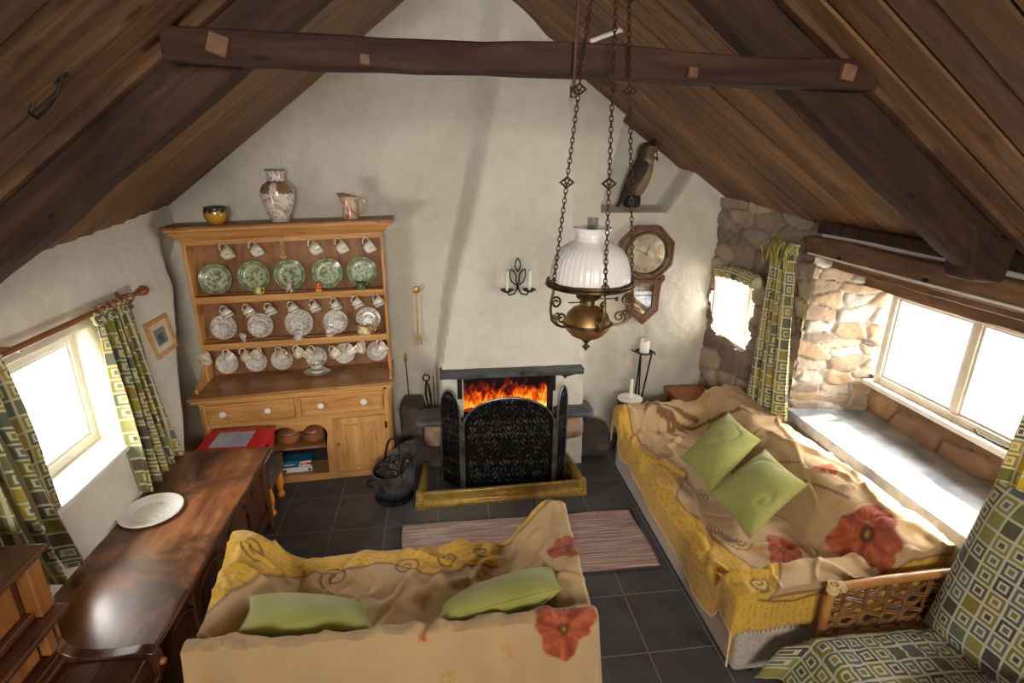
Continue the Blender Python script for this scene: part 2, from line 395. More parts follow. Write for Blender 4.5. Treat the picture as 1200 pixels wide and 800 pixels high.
def paint(o, fn):
    """vertex colours from a function of the (n,3) local coordinates"""
    me = o.data; n = len(me.vertices); co = np.empty(n*3); me.vertices.foreach_get('co', co); co = co.reshape(-1, 3)
    col = np.ones((n, 4)); col[:, :3] = fn(co)
    a = me.color_attributes.get('Col') or me.color_attributes.new('Col', 'FLOAT_COLOR', 'POINT'); a.data.foreach_set('color', col.ravel().astype(np.float32))
    return o
def grid_obj(name, patches, mat, parent=None, world=True, uvs=None, angle=60, thick=0., closed=False):
    """patches: list of (P[nv,nu,3], col[nv,nu,3] or None, keep[nv-1,nu-1] or None)"""
    V, F, CO, UV = [], [], [], []; off = 0
    for i, pt in enumerate(patches):
        P, col, keep = pt[0], pt[1] if len(pt) > 1 else None, pt[2] if len(pt) > 2 else None
        nv, nu = P.shape[:2]; V.append(P.reshape(-1, 3))
        CO.append((col if col is not None else np.ones(P.shape)).reshape(-1, 3))
        UV.append((uvs[i] if uvs else np.zeros((nv, nu, 2))).reshape(-1, 2))
        j, k = np.meshgrid(np.arange(nv-1), np.arange(nu-1), indexing='ij')
        if keep is not None: j, k = j[keep], k[keep]
        j, k = j.ravel(), k.ravel(); a = off+j*nu+k
        F.append(np.stack([a, a+1, a+nu+1, a+nu], 1)); off += nv*nu
    V, F, CO, UV = np.concatenate(V), np.concatenate(F), np.concatenate(CO), np.concatenate(UV)
    me = bpy.data.meshes.new(name); me.from_pydata(V.tolist(), [], F.tolist())
    at = me.color_attributes.new('Col', 'FLOAT_COLOR', 'POINT'); at.data.foreach_set('color', np.concatenate([CO, np.ones((len(CO), 1))], 1).ravel().astype(np.float32))
    if uvs:
        ul = me.uv_layers.new(name='UVMap'); idx = np.empty(len(me.loops), np.int32); me.loops.foreach_get('vertex_index', idx); ul.data.foreach_set('uv', UV[idx].ravel().astype(np.float32))
    me.materials.append(M[mat] if isinstance(mat, str) else mat); smooth(me, angle)
    o = bpy.data.objects.new(name, me); C.objects.link(o)
    if parent: (adopt_w if world else adopt)(o, parent)
    if thick:
        md = o.modifiers.new('cloth thickness', 'SOLIDIFY'); md.thickness = thick; md.offset = 0
    return o
# ================================================================== THE ROOM
def struct(o): o['kind'] = 'structure'; return o
def roofL(x, y): return 2.276+.757*(x+2.214)-.08*(4.75-y)
def roofR(x, y): return 2.33+.69*(2.65-x)
def ridge(y): return .143+.08*(4.75-y)/1.447

m = MB(); m.box((-2.6, -2.4, -.1), (3.6, 5.3, 0)); struct(m.build('floor', 'tiles'))

# ---- gable wall with chimney breast and owl niche
def xl(z): return np.interp(z, [0, .97, 1.6, 2.4, 3.2, 4.2], [-.05, -.046, .03, .19, .31, .36])
def xr(z): return np.interp(z, [0, .97, 2.14, 3.2, 4.2], [1.25, 1.235, 1.09, 1.04, 1.0])
def wall_y(x, z):
    y = 4.92-.05*sst(-.4, .9, x)-.30*sst(1.9, 3.0, z)*sst(-1.1, .25, x)*(x < .7)+.03*(fbm(x*1.1, z*1.1, 3)-.5)*2
    w = sst(0, 1, (x-xl(z)+.03)/np.interp(z, [0, 1, 2.2, 3.4], [.03, .05, .14, .22]))*(1-sst(0, 1, (x-xr(z)+.02)/.05))
    yf = 4.335+.035*z
    y = y*(1-w)+yf*w
    # niche
    n = sst(0, 1, (x-(1.43+(z-2.255)*.22))/.03)*(1-sst(0, 1, (x-(2.03+(z-2.255)*.62))/.06))*sst(2.24, 2.265, z)
    y = y+n*.27
    # hollow high on the chimney and patched plaster
    y = y+.16*np.exp(-(((x-.82)/.17)**2+((z-3.52)/.13)**2))*w
    y = y+.012*(fbm(x*4, z*4, 11)-.5)+.010*(fbm(x*13, z*13, 21, 3)-.5)
    return y
xs = np.arange(-2.62, 3.0, .022); zs = np.arange(0, 4.2, .025)
X, Z = np.meshgrid(xs, zs); Y = wall_y(X, Z)
yy = 4.6
keep = (Z < np.minimum(roofL(X, 5.0), roofR(X, 5.0))+.1) & ~((X > .14) & (X < .925) & (Z > .1) & (Z < .905))
# aged, lichen-grey discolouration near the foot of the wall and the flaking patch by the small window
st = np.clip((fbm(X*2.3, Z*2.3, 31)-.45)*2.6, 0, 1)*(1-sst(.5, 1.25, Z))
fl = np.clip((fbm(X*7, Z*7, 41)-.5)*4, 0, 1)*sst(1.5, 1.9, X)*(1-sst(1.3, 1.7, Z))
col = np.ones(X.shape+(3,))
col = mixc(col, np.array([.60, .55, .50]), st*.75); col = mixc(col, np.array([.72, .72, .72]), fl*.5)
struct(grid_obj('wall_back', [(np.stack([X, Y, Z], -1), col, keep[:-1, :-1])], 'plaster'))

# ---- left wall: battered, with window opening and a set-back beside the dresser
WY0, WY1, WZ0, WZ1 = 2.05, 3.4, .985, 1.70
def wl_x(y, z):
    x = -(1.82+.167*np.minimum(z, 2.6))
    y0 = np.clip(3.85+.62*(z-.65), 3.8, 4.5)
    x = x-.30*sst(0, .24, y-y0)*(1-sst(1.5, 2.2, z))
    x = x+.02*(fbm(y*1.5, z*1.5, 51)-.5)+.018*(fbm(y*6, z*6, 52)-.5)
    rec = sst(WY0-.01, WY0+.02, y)*(1-sst(WY1-.02, WY1+.01, y))*sst(WZ0-.012, WZ0, z)*(1-sst(WZ1, WZ1+.012, z))
    return x*(1-rec)+rec*np.minimum(x, -2.21)
ys = np.arange(-2.4, 5.1, .025); zs = np.concatenate([np.arange(0, .94, .04), np.arange(.94, 1.03, .01), np.arange(1.04, 1.68, .03), np.arange(1.68, 1.74, .01), np.arange(1.75, 2.9, .03)])
Yg, Zg = np.meshgrid(ys, zs); Xg = wl_x(Yg, Zg)
keep = (Zg < roofL(Xg, Yg)+.08) & ~((Yg > WY0+.05) & (Yg < WY1-.06) & (Zg > WZ0+.03) & (Zg < WZ1-.03))
struct(grid_obj('wall_left', [(np.stack([Xg, Yg, Zg], -1), None, keep[:-1, :-1])], 'plaster'))

# ---- stone wall on the right
def stone_disp(u, v, seed, su=.30, sv=.15, amp=1.):
    wu, wv = u+.10*(fbm(u*3, v*3, seed+1)-.5), v+.10*(fbm(u*3, v*3, seed+2)-.5)
    f1, f2, cid = worley(wu/su, wv/sv, seed)
    e = sst(.02, .16, f2-f1)
    d = (-.020*(1-e)+(cid-.5)*.034+.028*(fbm(u*9, v*9, seed+3)-.5)+.012*(fbm(u*30, v*30, seed+4)-.5))*amp
    return d, e, cid
def stone_patch(P0, U, V, n, lu, lv, seed, tone, su=.3, sv=.15, step=.016, keepfn=None, amp=1., mortar=None):
    P0, U, V, n = (np.array(a, float) for a in (P0, U, V, n)); U /= np.linalg.norm(U); V /= np.linalg.norm(V); n /= np.linalg.norm(n)
    u, v = np.meshgrid(np.linspace(0, lu, max(3, int(lu/step))), np.linspace(0, lv, max(3, int(lv/step))))
    d, e, cid = stone_disp(u, v, seed, su, sv, amp)
    P = P0+U*u[..., None]+V*v[..., None]+n*d[..., None]
    pal = np.array(tone); k = np.clip((cid*len(pal)).astype(int), 0, len(pal)-1)
    c = pal[k]*(.72+.56*fbm(u*12, v*12, seed+6))[..., None]
    c = mixc(np.broadcast_to(np.array(mortar if mortar is not None else pal.mean(0)*.8), c.shape), c, e)
    return (P, c, keepfn(u[:-1, :-1], v[:-1, :-1]) if keepfn else None)
T_dark = [S3(134, 116, 98), S3(152, 132, 110), S3(116, 100, 86), S3(164, 146, 124), S3(138, 124, 112)]
T_light = [S3(168, 154, 134), S3(148, 128, 104), S3(178, 168, 152), S3(156, 130, 100), S3(132, 116, 98)]
T_brown = [S3(132, 98, 68), S3(152, 118, 84), S3(112, 84, 62), S3(140, 108, 82)]
a, b = np.array([2.55, 4.93]), np.array([2.775, 3.72]); L = np.hypot(*(b-a)); du = (b-a)/L; nn = np.array([-du[1]*-1, du[0]*-1])
nn = np.array([du[1], -du[0]]);  nn = nn if nn[0] < 0 else -nn
w3 = lambda u, v: ~((u > .10+.03*np.sin(v*17)) & (u < .64+.03*np.sin(v*23)) & (v > 1.10-.16*(u-.2)+.02*np.sin(u*21)) & (v < 1.66))
pts = [stone_patch((a[0], a[1], 0), (du[0], du[1], 0), (0, 0, 1), (nn[0], nn[1], 0), L, 2.36, 3, T_dark, .26, .15, .017, w3),
       stone_patch((2.755, 3.72, .74), (.62, -.13, 0), (0, 0, 1), (-.2, -1, 0), .66, 1.5, 8, T_light, .24, .10, .012, mortar=S3(166, 156, 140)),
       stone_patch((3.34, 3.62, .74), (0, -1, 0), (0, 0, 1), (-1, 0, 0), 1.8, .36, 12, T_brown, .34, .2, .014),
       stone_patch((3.34, 1.86, .74), (-1, 0, 0), (0, 0, 1), (0, 1, 0), .64, 1.5, 15, T_light, .26, .12, .03),
       stone_patch((2.775, 1.88, 0), (0, -1, 0), (0, 0, 1), (-1, 0, 0), 4.3, 2.36, 19, T_dark, .3, .16, .06),
       stone_patch((2.79, 3.74, 0), (0, -1, 0), (0, 0, 1), (-1, 0, 0), 1.9, .69, 23, T_dark, .3, .16, .05)]
# head of the pier where it carries the roof, and cheeks of the small window
struct(grid_obj('wall_right', pts, 'stone'))
m = MB(); m.box((2.735, 1.86, .70), (3.36, 3.72, .785)); struct(m.build('trim_1', 'sillslate', bevel=.008))

# ---- wall behind the viewer, with the loft window opening
m = MB(); z1 = 4.2
m.box((-2.6, -2.45, 0), (-.75, -2.3, z1)); m.box((1.0, -2.45, 0), (3.5, -2.3, z1)); m.box((-.75, -2.45, 0), (1.0, -2.3, 2.35)); m.box((-.75, -2.45, 3.35), (1.0, -2.3, z1))
struct(m.build('wall_front', 'plaster'))
paint(bpy.data.objects['wall_front'], lambda co: np.ones(co.shape))

# ---- boarded ceiling, one mesh of planks each side
def planks(name, side):
    P, UVs = [], []; y = -2.4; rn = random.Random(3 if side < 0 else 9)
    while y < 5.3:
        w = rn.uniform(.165, .215) if side < 0 else rn.uniform(.15, .2); y1 = min(y+w, 5.35); tone = rn.uniform(.70, 1.12); off = rn.uniform(-.006, .004); un, vn = rn.uniform(0, 20), rn.uniform(0, 20)
        f = roofL if side < 0 else roofR; yc = (y+y1)/2; rd = ridge(yc)
        x0, x1 = (-2.75, rd+.02) if side < 0 else (3.40, rd-.02)
        nseg = 10; xs_ = np.linspace(x0, x1, nseg); g = .0045
        prof = [(y+g, .03), (y+g, .002), (y+g+.008, -.004), (y1-g-.008, -.004), (y1-g, .002), (y1-g, .03)]
        A = np.zeros((len(prof), nseg, 3)); U = np.zeros((len(prof), nseg, 2))
        for i, (py, dz) in enumerate(prof):
            for j, xx in enumerate(xs_):
                A[i, j] = (xx, py, f(xx, yc)+dz+off+.004*math.sin(xx*2+un)); U[i, j] = (xx*1.25+un, py+vn)
        P.append((A, np.ones(A.shape)*np.array([tone, tone*rn.uniform(.97, 1.02), tone*rn.uniform(.94, 1.03)]))); UVs.append(U); y = y1
    return struct(grid_obj(name, P, 'plank', uvs=UVs, angle=30))
planks('ceiling', -1); planks('ceiling.001', 1)
m = MB()   # roof covering above the boards so that no daylight leaks through the joints
m.hexa([(-2.9, -2.5, roofL(-2.9, -2.5)+.04), (.45, -2.5, roofL(.45, -2.5)+.04), (.2, 5.4, roofL(.2, 5.4)+.04), (-2.9, 5.4, roofL(-2.9, 5.4)+.04),
        (-2.9, -2.5, roofL(-2.9, -2.5)+.10), (.45, -2.5, roofL(.45, -2.5)+.10), (.2, 5.4, roofL(.2, 5.4)+.10), (-2.9, 5.4, roofL(-2.9, 5.4)+.10)])
m.hexa([(-.1, -2.5, roofR(-.1, 0)+.04), (3.41, -2.5, roofR(3.41, 0)+.04), (3.41, 5.4, roofR(3.41, 0)+.04), (-.1, 5.4, roofR(-.1, 0)+.04),
        (-.1, -2.5, roofR(-.1, 0)+.10), (3.41, -2.5, roofR(3.41, 0)+.10), (3.41, 5.4, roofR(3.41, 0)+.10), (-.1, 5.4, roofR(-.1, 0)+.10)])
struct(m.build('ceiling.002', 'soot'))

# ---- windows
def window(name, x, y0, y1, z0, z1, fw, depth, mullions, matn, rails=()):
    """frame in the y-z plane at x; mullions: y positions"""
    t = thing(name, None, None, (x, (y0+y1)/2, z0)); struct(t)
    m = MB(); s = 1 if depth > 0 else -1
    lo, hi = sorted((x, x+depth))
    m.box((lo, y0, z0), (hi, y0+fw, z1)); m.box((lo, y1-fw, z0), (hi, y1, z1)); m.box((lo, y0+fw, z0), (hi, y1-fw, z0+fw)); m.box((lo, y0+fw, z1-fw), (hi, y1-fw, z1))
    o = struct(m.build('frame', matn, t, bevel=.006))
    c = (lo+hi)/2
    edges = [y0+fw]+[q for mu in mullions for q in (mu-.028, mu+.028)]+[y1-fw]
    for mu in mullions:
        m = MB(); m.box((lo+.005, mu-.028, z0+fw), (hi-.005, mu+.028, z1-fw)); struct(m.build('mullion', matn, t, bevel=.005))
    for q in range(0, len(edges), 2):
        ya, yb = edges[q], edges[q+1]; m = MB(); e = .018
        m.box((c-.014, ya, z0+fw), (c+.014, ya+e, z1-fw)); m.box((c-.014, yb-e, z0+fw), (c+.014, yb, z1-fw)); m.box((c-.014, ya+e, z0+fw), (c+.014, yb-e, z0+fw+e)); m.box((c-.014, ya+e, z1-fw-e), (c+.014, yb-e, z1-fw))
        struct(m.build('sash', matn, t, bevel=.003))
        m = MB(); m.box((c-.002, ya, z0+fw), (c+.002, yb, z1-fw)); struct(m.build('pane', 'glass', t))
    return t
w = window('window_1', -2.235, WY0+.0, WY1, WZ0, WZ1, .06, .05, (2.72,), 'whitepaint')
m = MB(); m.box((-2.25, WY0-.03, WZ0-.035), (-1.955, WY1+.03, WZ0)); struct(m.build('window_sill', 'whitepaint', w, bevel=.01))
w = window('window_2', 3.29, 2.12, 3.53, 1.075, 1.80, .055, .06, (2.85,), 'creampaint')
m = MB(); m.box((3.235, 2.08, 1.04), (3.35, 3.57, 1.078)); struct(m.build('window_sill', 'creampaint', w, bevel=.008))
m = MB(); m.tube([(3.27, 2.38, 1.105), (3.255, 2.5, 1.1), (3.255, 2.62, 1.1), (3.27, 2.66, 1.115)], .008, 8); struct(m.build('window_stay', 'iron', w))
w = window('window_3', 2.98, 4.16, 4.86, 1.0, 1.68, .05, .05, (), 'whitepaint')
m = MB(); m.box((2.72, 4.15, 1.0), (2.98, 4.86, 1.045))
m.box((2.74, 4.10, 1.0), (3.0, 4.17, 1.72))
m.box((2.70, 4.12, 1.67), (3.0, 4.9, 1.75)); m.box((2.62, 4.87, 1.0), (3.02, 4.93, 1.75)); struct(m.build('reveal', 'plaster', w)); paint(bpy.data.objects['reveal'], lambda co: np.ones(co.shape))

# ---- roof truss and wall-head timbers
def bar(m, P0, P1, up, h0, h1, y0, y1, n=14, rough=.006, seed=1):
    """timber between two x-z points in a slab y0..y1; hangs below the line by h0..h1"""
    rn = random.Random(seed); P0, P1 = Vector(P0), Vector(P1); d = (P1-P0).normalized(); nx = Vector((-d.y, d.x)); nx = nx if nx.y < 0 else -nx
    prev = None
    for i in range(n+1):
        t = i/n; p = P0.lerp(P1, t); h = h0+(h1-h0)*t; j = lambda: rn.uniform(-rough, rough)
        q = p+nx*h
        ring = [m.bm.verts.new(v) for v in ((p.x+j(), y0+j(), p.y), (p.x+j(), y1+j(), p.y), (q.x+j(), y1+j(), q.y+j()), (q.x+j(), y0+j(), q.y+j()))]
        if prev:
            for k in range(4): m.bm.faces.new((prev[k], prev[(k+1) % 4], ring[(k+1) % 4], ring[k]))
        else: m.bm.faces.new(ring)
        prev = ring
    m.bm.faces.new(prev[::-1])
t = thing('rafter', 'dark heavy truss timber under the boarded slope above the curtained white-walled window', 'beam', (-1.9, 2.35, 2.2))
m = MB(); bar(m, (-2.42, roofL(-2.42, 2.3)), (.3, roofL(.3, 2.3)), 0, .185, .20, 2.29, 2.41, 18, .007, 4); m.build('timber', 'beam_l', t, bevel=.012, angle=50)
m = MB(); bar(m, (-2.3, roofL(-2.3, 2.26)+.002), (.1, roofL(.1, 2.26)+.002), 0, .028, .03, 2.235, 2.285, 12, .002, 5); m.build('batten', 'batten', t, bevel=.004)
t = thing('rafter', 'dark heavy truss timber with a wide notched foot resting over the stone wall', 'beam', (2.6, 2.25, 2.1))
m = MB(); bar(m, (.2, roofR(.2, 0)), (2.56, roofR(2.56, 0)), 0, .17, .225, 2.20, 2.31, 18, .007, 7)
for k in range(1): m.hexa([(2.42, 2.185, 2.17), (2.60, 2.185, 2.155), (2.60, 2.34, 2.155), (2.42, 2.34, 2.17), (2.36, 2.19, 2.44), (2.63, 2.19, 2.34), (2.63, 2.33, 2.34), (2.36, 2.33, 2.44)])
m.build('timber', 'beam_r', t, bevel=.02, angle=50)
m = MB(); bar(m, (.25, roofR(.25, 0)+.002), (2.7, roofR(2.7, 0)+.002), 0, .03, .03, 2.14, 2.195, 12, .002, 5); m.build('batten', 'batten', t, bevel=.004)
t = thing('collar_beam', 'dark wooden collar beam spanning the room, joining both sloping truss timbers', 'beam', (.42, 2.16, 2.96))
m = MB(); rn = random.Random(5); n = 22; prev = None
for i in range(n+1):
    s = i/n; x = -.885+2.575*s; z = 2.985-.03*s-.004*math.sin(s*9); h = .105+.004*math.sin(s*14); j = lambda: rn.uniform(-.003, .003)
    ring = [m.bm.verts.new(v) for v in ((x, 2.115+j(), z+j()), (x, 2.20, z+j()), (x, 2.20, z+h+j()), (x, 2.115+j(), z+h+j()))]
    if prev:
        for k in range(4): m.bm.faces.new((prev[k], prev[(k+1) % 4], ring[(k+1) % 4], ring[k]))
    else: m.bm.faces.new(ring)
    prev = ring
m.bm.faces.new(prev[::-1]); m.build('timber', 'beam', t, bevel=.008, angle=50)
for (x, z, s, r) in ((-.70, 3.035, .032, 20), (-.235, 3.005, .018, 6), (.93, 2.995, .018, 3), (1.545, 3.01, .028, 10)):
    m = MB(); m.box((-s, -.03, -s), (s, 0, s), Matrix.Translation((x, 2.118, z)) @ Matrix.Rotation(R(r), 4, 'Y')); m.build('peg', 'beam_y', t, bevel=.005)
def ybeam(name, label, x0, x1, z0, z1, y0, y1, mt='beam_y', slope=0., seed=1):
    t = thing(name, label, 'beam', ((x0+x1)/2, (y0+y1)/2, z0)); m = MB(); rn = random.Random(seed); prev = None
    for i in range(15):
        y = y0+(y1-y0)*i/14; j = lambda: rn.uniform(-.006, .006); dz = slope*(y-y0)
        ring = [m.bm.verts.new(v) for v in ((x0+j(), y, z0+dz+j()), (x1, y, z0+dz+j()), (x1, y, z1+dz+j()), (x0+j(), y, z1+dz+j()))]
        if prev:
            for k in range(4): m.bm.faces.new((prev[k], prev[(k+1) % 4], ring[(k+1) % 4], ring[k]))
        else: m.bm.faces.new(ring)
        prev = ring
    m.bm.faces.new(prev[::-1]); m.build('timber', mt, t, bevel=.01, angle=50); return t
ybeam('eaves_board', 'dark rough board along the foot of the ceiling above the wide window', 2.655, 2.69, 2.205, 2.285, .6, 3.62, 'beam', seed=3)
ybeam('wall_plate_beam', 'brown timber along the wall head with a gap under the ceiling boards', 2.70, 2.86, 2.02, 2.165, .6, 3.78, seed=4)
ybeam('lintel_timber', 'thick stained lintel directly over the cream two-pane window', 3.13, 3.33, 1.80, 1.90, 1.5, 3.66, seed=6)
ybeam('lintel_timber', 'slim brown lintel between the wall head timber and window lintel', 2.88, 3.10, 1.935, 2.0, 1.5, 3.70, seed=8)
m = MB(); m.box((2.76, 1.9, 2.15), (2.80, 3.7, 2.27)); struct(m.build('trim_2', 'plaster')); paint(bpy.data.objects['trim_2'], lambda co: np.ones(co.shape))
t = thing('curtain_rail', 'slim cream curtain rail fixed along the timber over the wide window', 'rail', (2.685, 2.8, 2.03))
m = MB(); m.box((2.682, 1.6, 2.035), (2.70, 3.72, 2.05)); m.build('track', 'creampaint', t, bevel=.003)
for y in (1.9, 2.7, 3.4):
    m = MB(); m.box((2.688, y-.012, 2.03), (2.703, y+.012, 2.07)); m.build('bracket', 'iron', t, bevel=.002)
# iron hook on the boards
t = thing('ceiling_hook', 'small bent iron hook fixed to the sloping ceiling boards', 'hook', (-1.12, 1.9, roofL(-1.12, 1.9)))
z = roofL(-1.14, 1.9); m = MB(); m.tube([(-1.07, 1.9, z+.055), (-1.085, 1.88, z-.0), (-1.12, 1.87, z-.045), (-1.16, 1.885, z-.07), (-1.185, 1.9, z-.055), (-1.17, 1.91, z-.02)], .005, 8); m.build('bent_wire', 'iron', t)
m = MB(); m.tube([(-1.10, 1.9, z+.03), (-1.06, 1.9, z+.055)], .006, 8); m.build('staple', 'iron', t)
m = MB(); m.cyl((.905, 3.5, 3.34), (1.085, 3.5, 3.405), .013, .013, 12); t = thing('white_rod', 'short white rod fixed to the ceiling boards high up beside the gable', 'rod', (1.085, 3.5, 3.40)); m.build('bar', 'whitepaint', t)
m = MB(); m.ball((1.085, 3.5, 3.41), .022, (1, 1, 1), 12); m.build('fixing', 'plaster', t); paint(bpy.data.objects['fixing'], lambda co: np.ones(co.shape))
# ================================================================== FIREPLACE
m = MB(); m.box((.12, 4.80, .1), (.95, 4.84, .93)); m.box((.10, 4.36, .1), (.142, 4.84, .93)); m.box((.922, 4.36, .1), (.965, 4.84, .93)); m.box((.10, 4.36, .90), (.965, 4.84, .95)); m.box((.1, 4.36, 0), (.965, 4.84, .12))
struct(m.build('wall_fireplace', 'soot'))
t = thing('mantel_slab', 'long dark slate slab set in the white chimney over the flames', 'mantelpiece', (.57, 4.3, .93))
m = MB(); rn = random.Random(2)
top = [(-.045+1.235*i/16, rn.uniform(-.006, .006)) for i in range(17)]
for (x, j), (x2, j2) in zip(top, top[1:]):
    m.hexa([(x, 4.265+j, .918), (x2, 4.265+j2, .92), (x2, 4.42, .92), (x, 4.42, .918), (x, 4.255+j2*.6, .968+j*.5), (x2, 4.255+j*.6, .97+j2*.5), (x2, 4.42, .972), (x, 4.42, .97)])
bmesh.ops.remove_doubles(m.bm, verts=m.bm.verts, dist=.003)
m.build('slab', 'slate', t, bevel=.006)
def rough_block(name, lo, hi, mt, seed, amp=.02, parent=None, cuts=5, colr=None):
    m = MB(); m.box(lo, hi); bmesh.ops.subdivide_edges(m.bm, edges=m.bm.edges[:], cuts=cuts, use_grid_fill=True)
    c = [(a+b)/2 for a, b in zip(lo, hi)]; h = [(b-a)/2 for a, b in zip(lo, hi)]
    co = np.array([v.co[:] for v in m.bm.verts])
    q = (co-c)/h; nrm = np.abs(q); rr = (np.sum(nrm**5, 1))**(1/5.)
    q2 = q/np.maximum(rr, .6)[:, None]
    d = np.stack([fbm(co[:, 0]*7+s*9, co[:, 2]*7+co[:, 1]*5+s*3, seed+s, 3)-.5 for s in range(3)], 1)*2*amp
    for v, p in zip(m.bm.verts, np.array(c)+q2*h+d): v.co = p
    o = m.build(name, mt, parent, angle=60, sub=1)
    if colr is not None:
        paint(o, lambda co: np.array(colr[0])+(np.array(colr[1])-np.array(colr[0]))*np.clip((fbm(co[:, 0]*9+co[:, 1]*7, co[:, 2]*9+co[:, 1]*5, seed+7)-.3)*2.5, 0, 1)[:, None])
    return o
BR = (S3(110, 78, 58), S3(176, 150, 126)); DK = (S3(58, 50, 46), S3(104, 92, 84))
def stone(name, label, cat, lo, hi, colr, seed, amp=.02):
    t = thing(name, label, cat, ((lo[0]+hi[0])/2, (lo[1]+hi[1])/2, lo[2])); rough_block('rock', lo, hi, 'stone', seed, amp, t, colr=colr); return t
for nm, lab, lo, hi, s in (('hearth_ledge', 'thin slate ledge under the hanging fire tongs', (-.265, 4.20, .505), (.07, 4.5, .565), 1), ('hearth_ledge', 'thin slate ledge on the brown stones facing the greige sofa', (.95, 4.18, .535), (1.30, 4.5, .592), 2)):
    t = thing(nm, lab, 'ledge', ((lo[0]+hi[0])/2, 4.3, lo[2])); rough_block('slab', lo, hi, 'slate', s, .008, t)
stone('hearth_stone', 'pinkish stone block under the slate ledge beside the coal scuttle', 'stone', (-.20, 4.26, .275), (.12, 4.6, .505), BR, 3)
stone('hearth_stone', 'big dark boulder at the foot of the chimney behind the coal scuttle', 'stone', (-.36, 4.34, 0), (.10, 4.78, .27), DK, 4, .04)
stone('hearth_stone', 'tall dark rough stone against the wall below the hanging poker', 'stone', (-.42, 4.5, .2), (-.19, 4.85, .56), DK, 9, .03)
stone('hearth_stone', 'brown stone block under the ledge opposite the sofa', 'stone', (.93, 4.24, .28), (1.22, 4.55, .535), BR, 5)
stone('hearth_stone', 'wide dark boulder on the floor between fender and sofa', 'stone', (.96, 4.36, 0), (1.54, 4.78, .285), DK, 6, .05)
t = thing('electric_fire', 'electric fire showing orange flames inside the chimney opening', 'fireplace', (.53, 4.5, .12))
m = MB(); m.box((.15, 4.50, .12), (.92, 4.78, .5)); m.build('casing', 'black', t, bevel=.01)
P = np.zeros((2, 2, 3)); U = np.zeros((2, 2, 2))
for j in range(2):
    for i in range(2): P[j, i] = (.150+.765*i, 4.49, .50+.40*j); U[j, i] = (i, j)
grid_obj('flame_screen', [(P,)], 'flames', t, uvs=[U])
m = MB(); m.box((.145, 4.46, .87), (.92, 4.50, .9)); m.box((.145, 4.46, .48), (.92, 4.49, .515)); m.build('bezel', 'black', t, bevel=.004)
rn = random.Random(3)
m = MB()
for i in range(26): m.ball((.18+.7*rn.random(), 4.47+.02*rn.random(), .515+.02*rn.random()), .028, (1.3, .6, .8), 8)
tag(m.build('fuel_bed', emit('glowing embers', S(210, 60, 8), .55), t), kind='stuff')

# ---- three-fold screen
def screen_col(co, u0, u1, zt):
    u = (co[:, 0]-u0)/(u1-u0); z = co[:, 2]
    a = np.abs(u-.5)*2
    v = np.sin(a*34+np.sin(z*41)*2.6)*np.sin(z*58+np.cos(a*17)*3.2)
    v2 = np.sin(a*71+z*29)*np.cos(z*87-a*23)
    p = np.clip((v-.35)*3, 0, 1)*.8+np.clip((v2-.7)*4, 0, 1)*.6
    p *= (a < .9)*(z > .07)
    return mixc(np.broadcast_to(S3(20, 21, 22), co.shape), S3(176, 176, 172), np.clip(p, 0, 1)*.62*fbm(co[:, 0]*30, z*30, 4)**1.5)
M['screenmat'] = m_paint('cast iron relief', .42, .75, .25, 50)
t = thing('fire_screen', 'folding black metal fire screen with raised pattern before the flames', 'fire screen', (.5, 4.05, 0))
def panel(name, p0, p1, zs, arch, parent):
    """upright plate from p0 to p1 (x,y), shoulder zs, arch rise"""
    p0, p1 = Vector((*p0, 0)), Vector((*p1, 0)); n = 130; nz = 150; d = p1-p0; nr = Vector((-d.y, d.x, 0)).normalized(); nr = nr if nr.y < 0 else -nr
    P = np.zeros((nz, n, 3))
    for i in range(n):
        s = i/(n-1); zt = zs+arch*math.sqrt(max(0, 1-(2*s-1)**2))
        for j in range(nz):
            z = .012+(zt-.012)*j/(nz-1); a = abs(2*s-1); rl = .004*math.sin(a*19+math.sin(z*23)*2.2)*math.sin(z*31+math.cos(a*9)*3)
            q = p0+d*s+nr*(rl if .05 < s < .95 else 0); P[j, i] = (q.x, q.y, z)
    o = grid_obj(name, [(P,)], 'screenmat', parent, thick=.012, angle=50)
    paint(o, lambda co: screen_col(np.stack([np.hypot(co[:, 0]-p0.x, co[:, 1]-p0.y), co[:, 1], co[:, 2]], 1), 0, d.length, zs))
    m = MB(); pts = [p0+nr*.004+Vector((0, 0, .01))]+[p0+nr*.004+Vector((0, 0, zs*k/6)) for k in range(1, 6)]+[p0+d*(.5-.5*math.cos(PI*k/24))+nr*.004+Vector((0, 0, zs+arch*math.sin(PI*k/24))) for k in range(25)]+[p1+nr*.004+Vector((0, 0, zs*k/6)) for k in range(5, 0, -1)]+[p1+nr*.004+Vector((0, 0, .01))]
    m.tube(pts, .009, 8); f = m.build('rim', 'iron_grey', o); return o
panel('centre_panel', (.135, 4.03), (.885, 4.0), .60, .245, t)
panel('wing_panel', (-.045, 4.175), (.11, 4.035), .70, .19, t)
panel('wing_panel', (.91, 4.005), (1.015, 4.125), .70, .205, t)
for x, y in ((.122, 4.033), (.898, 4.003)):
    m = MB(); m.cyl((x, y, .01), (x, y, .64), .011, .011, 10); m.build('hinge_post', 'iron_grey', t)
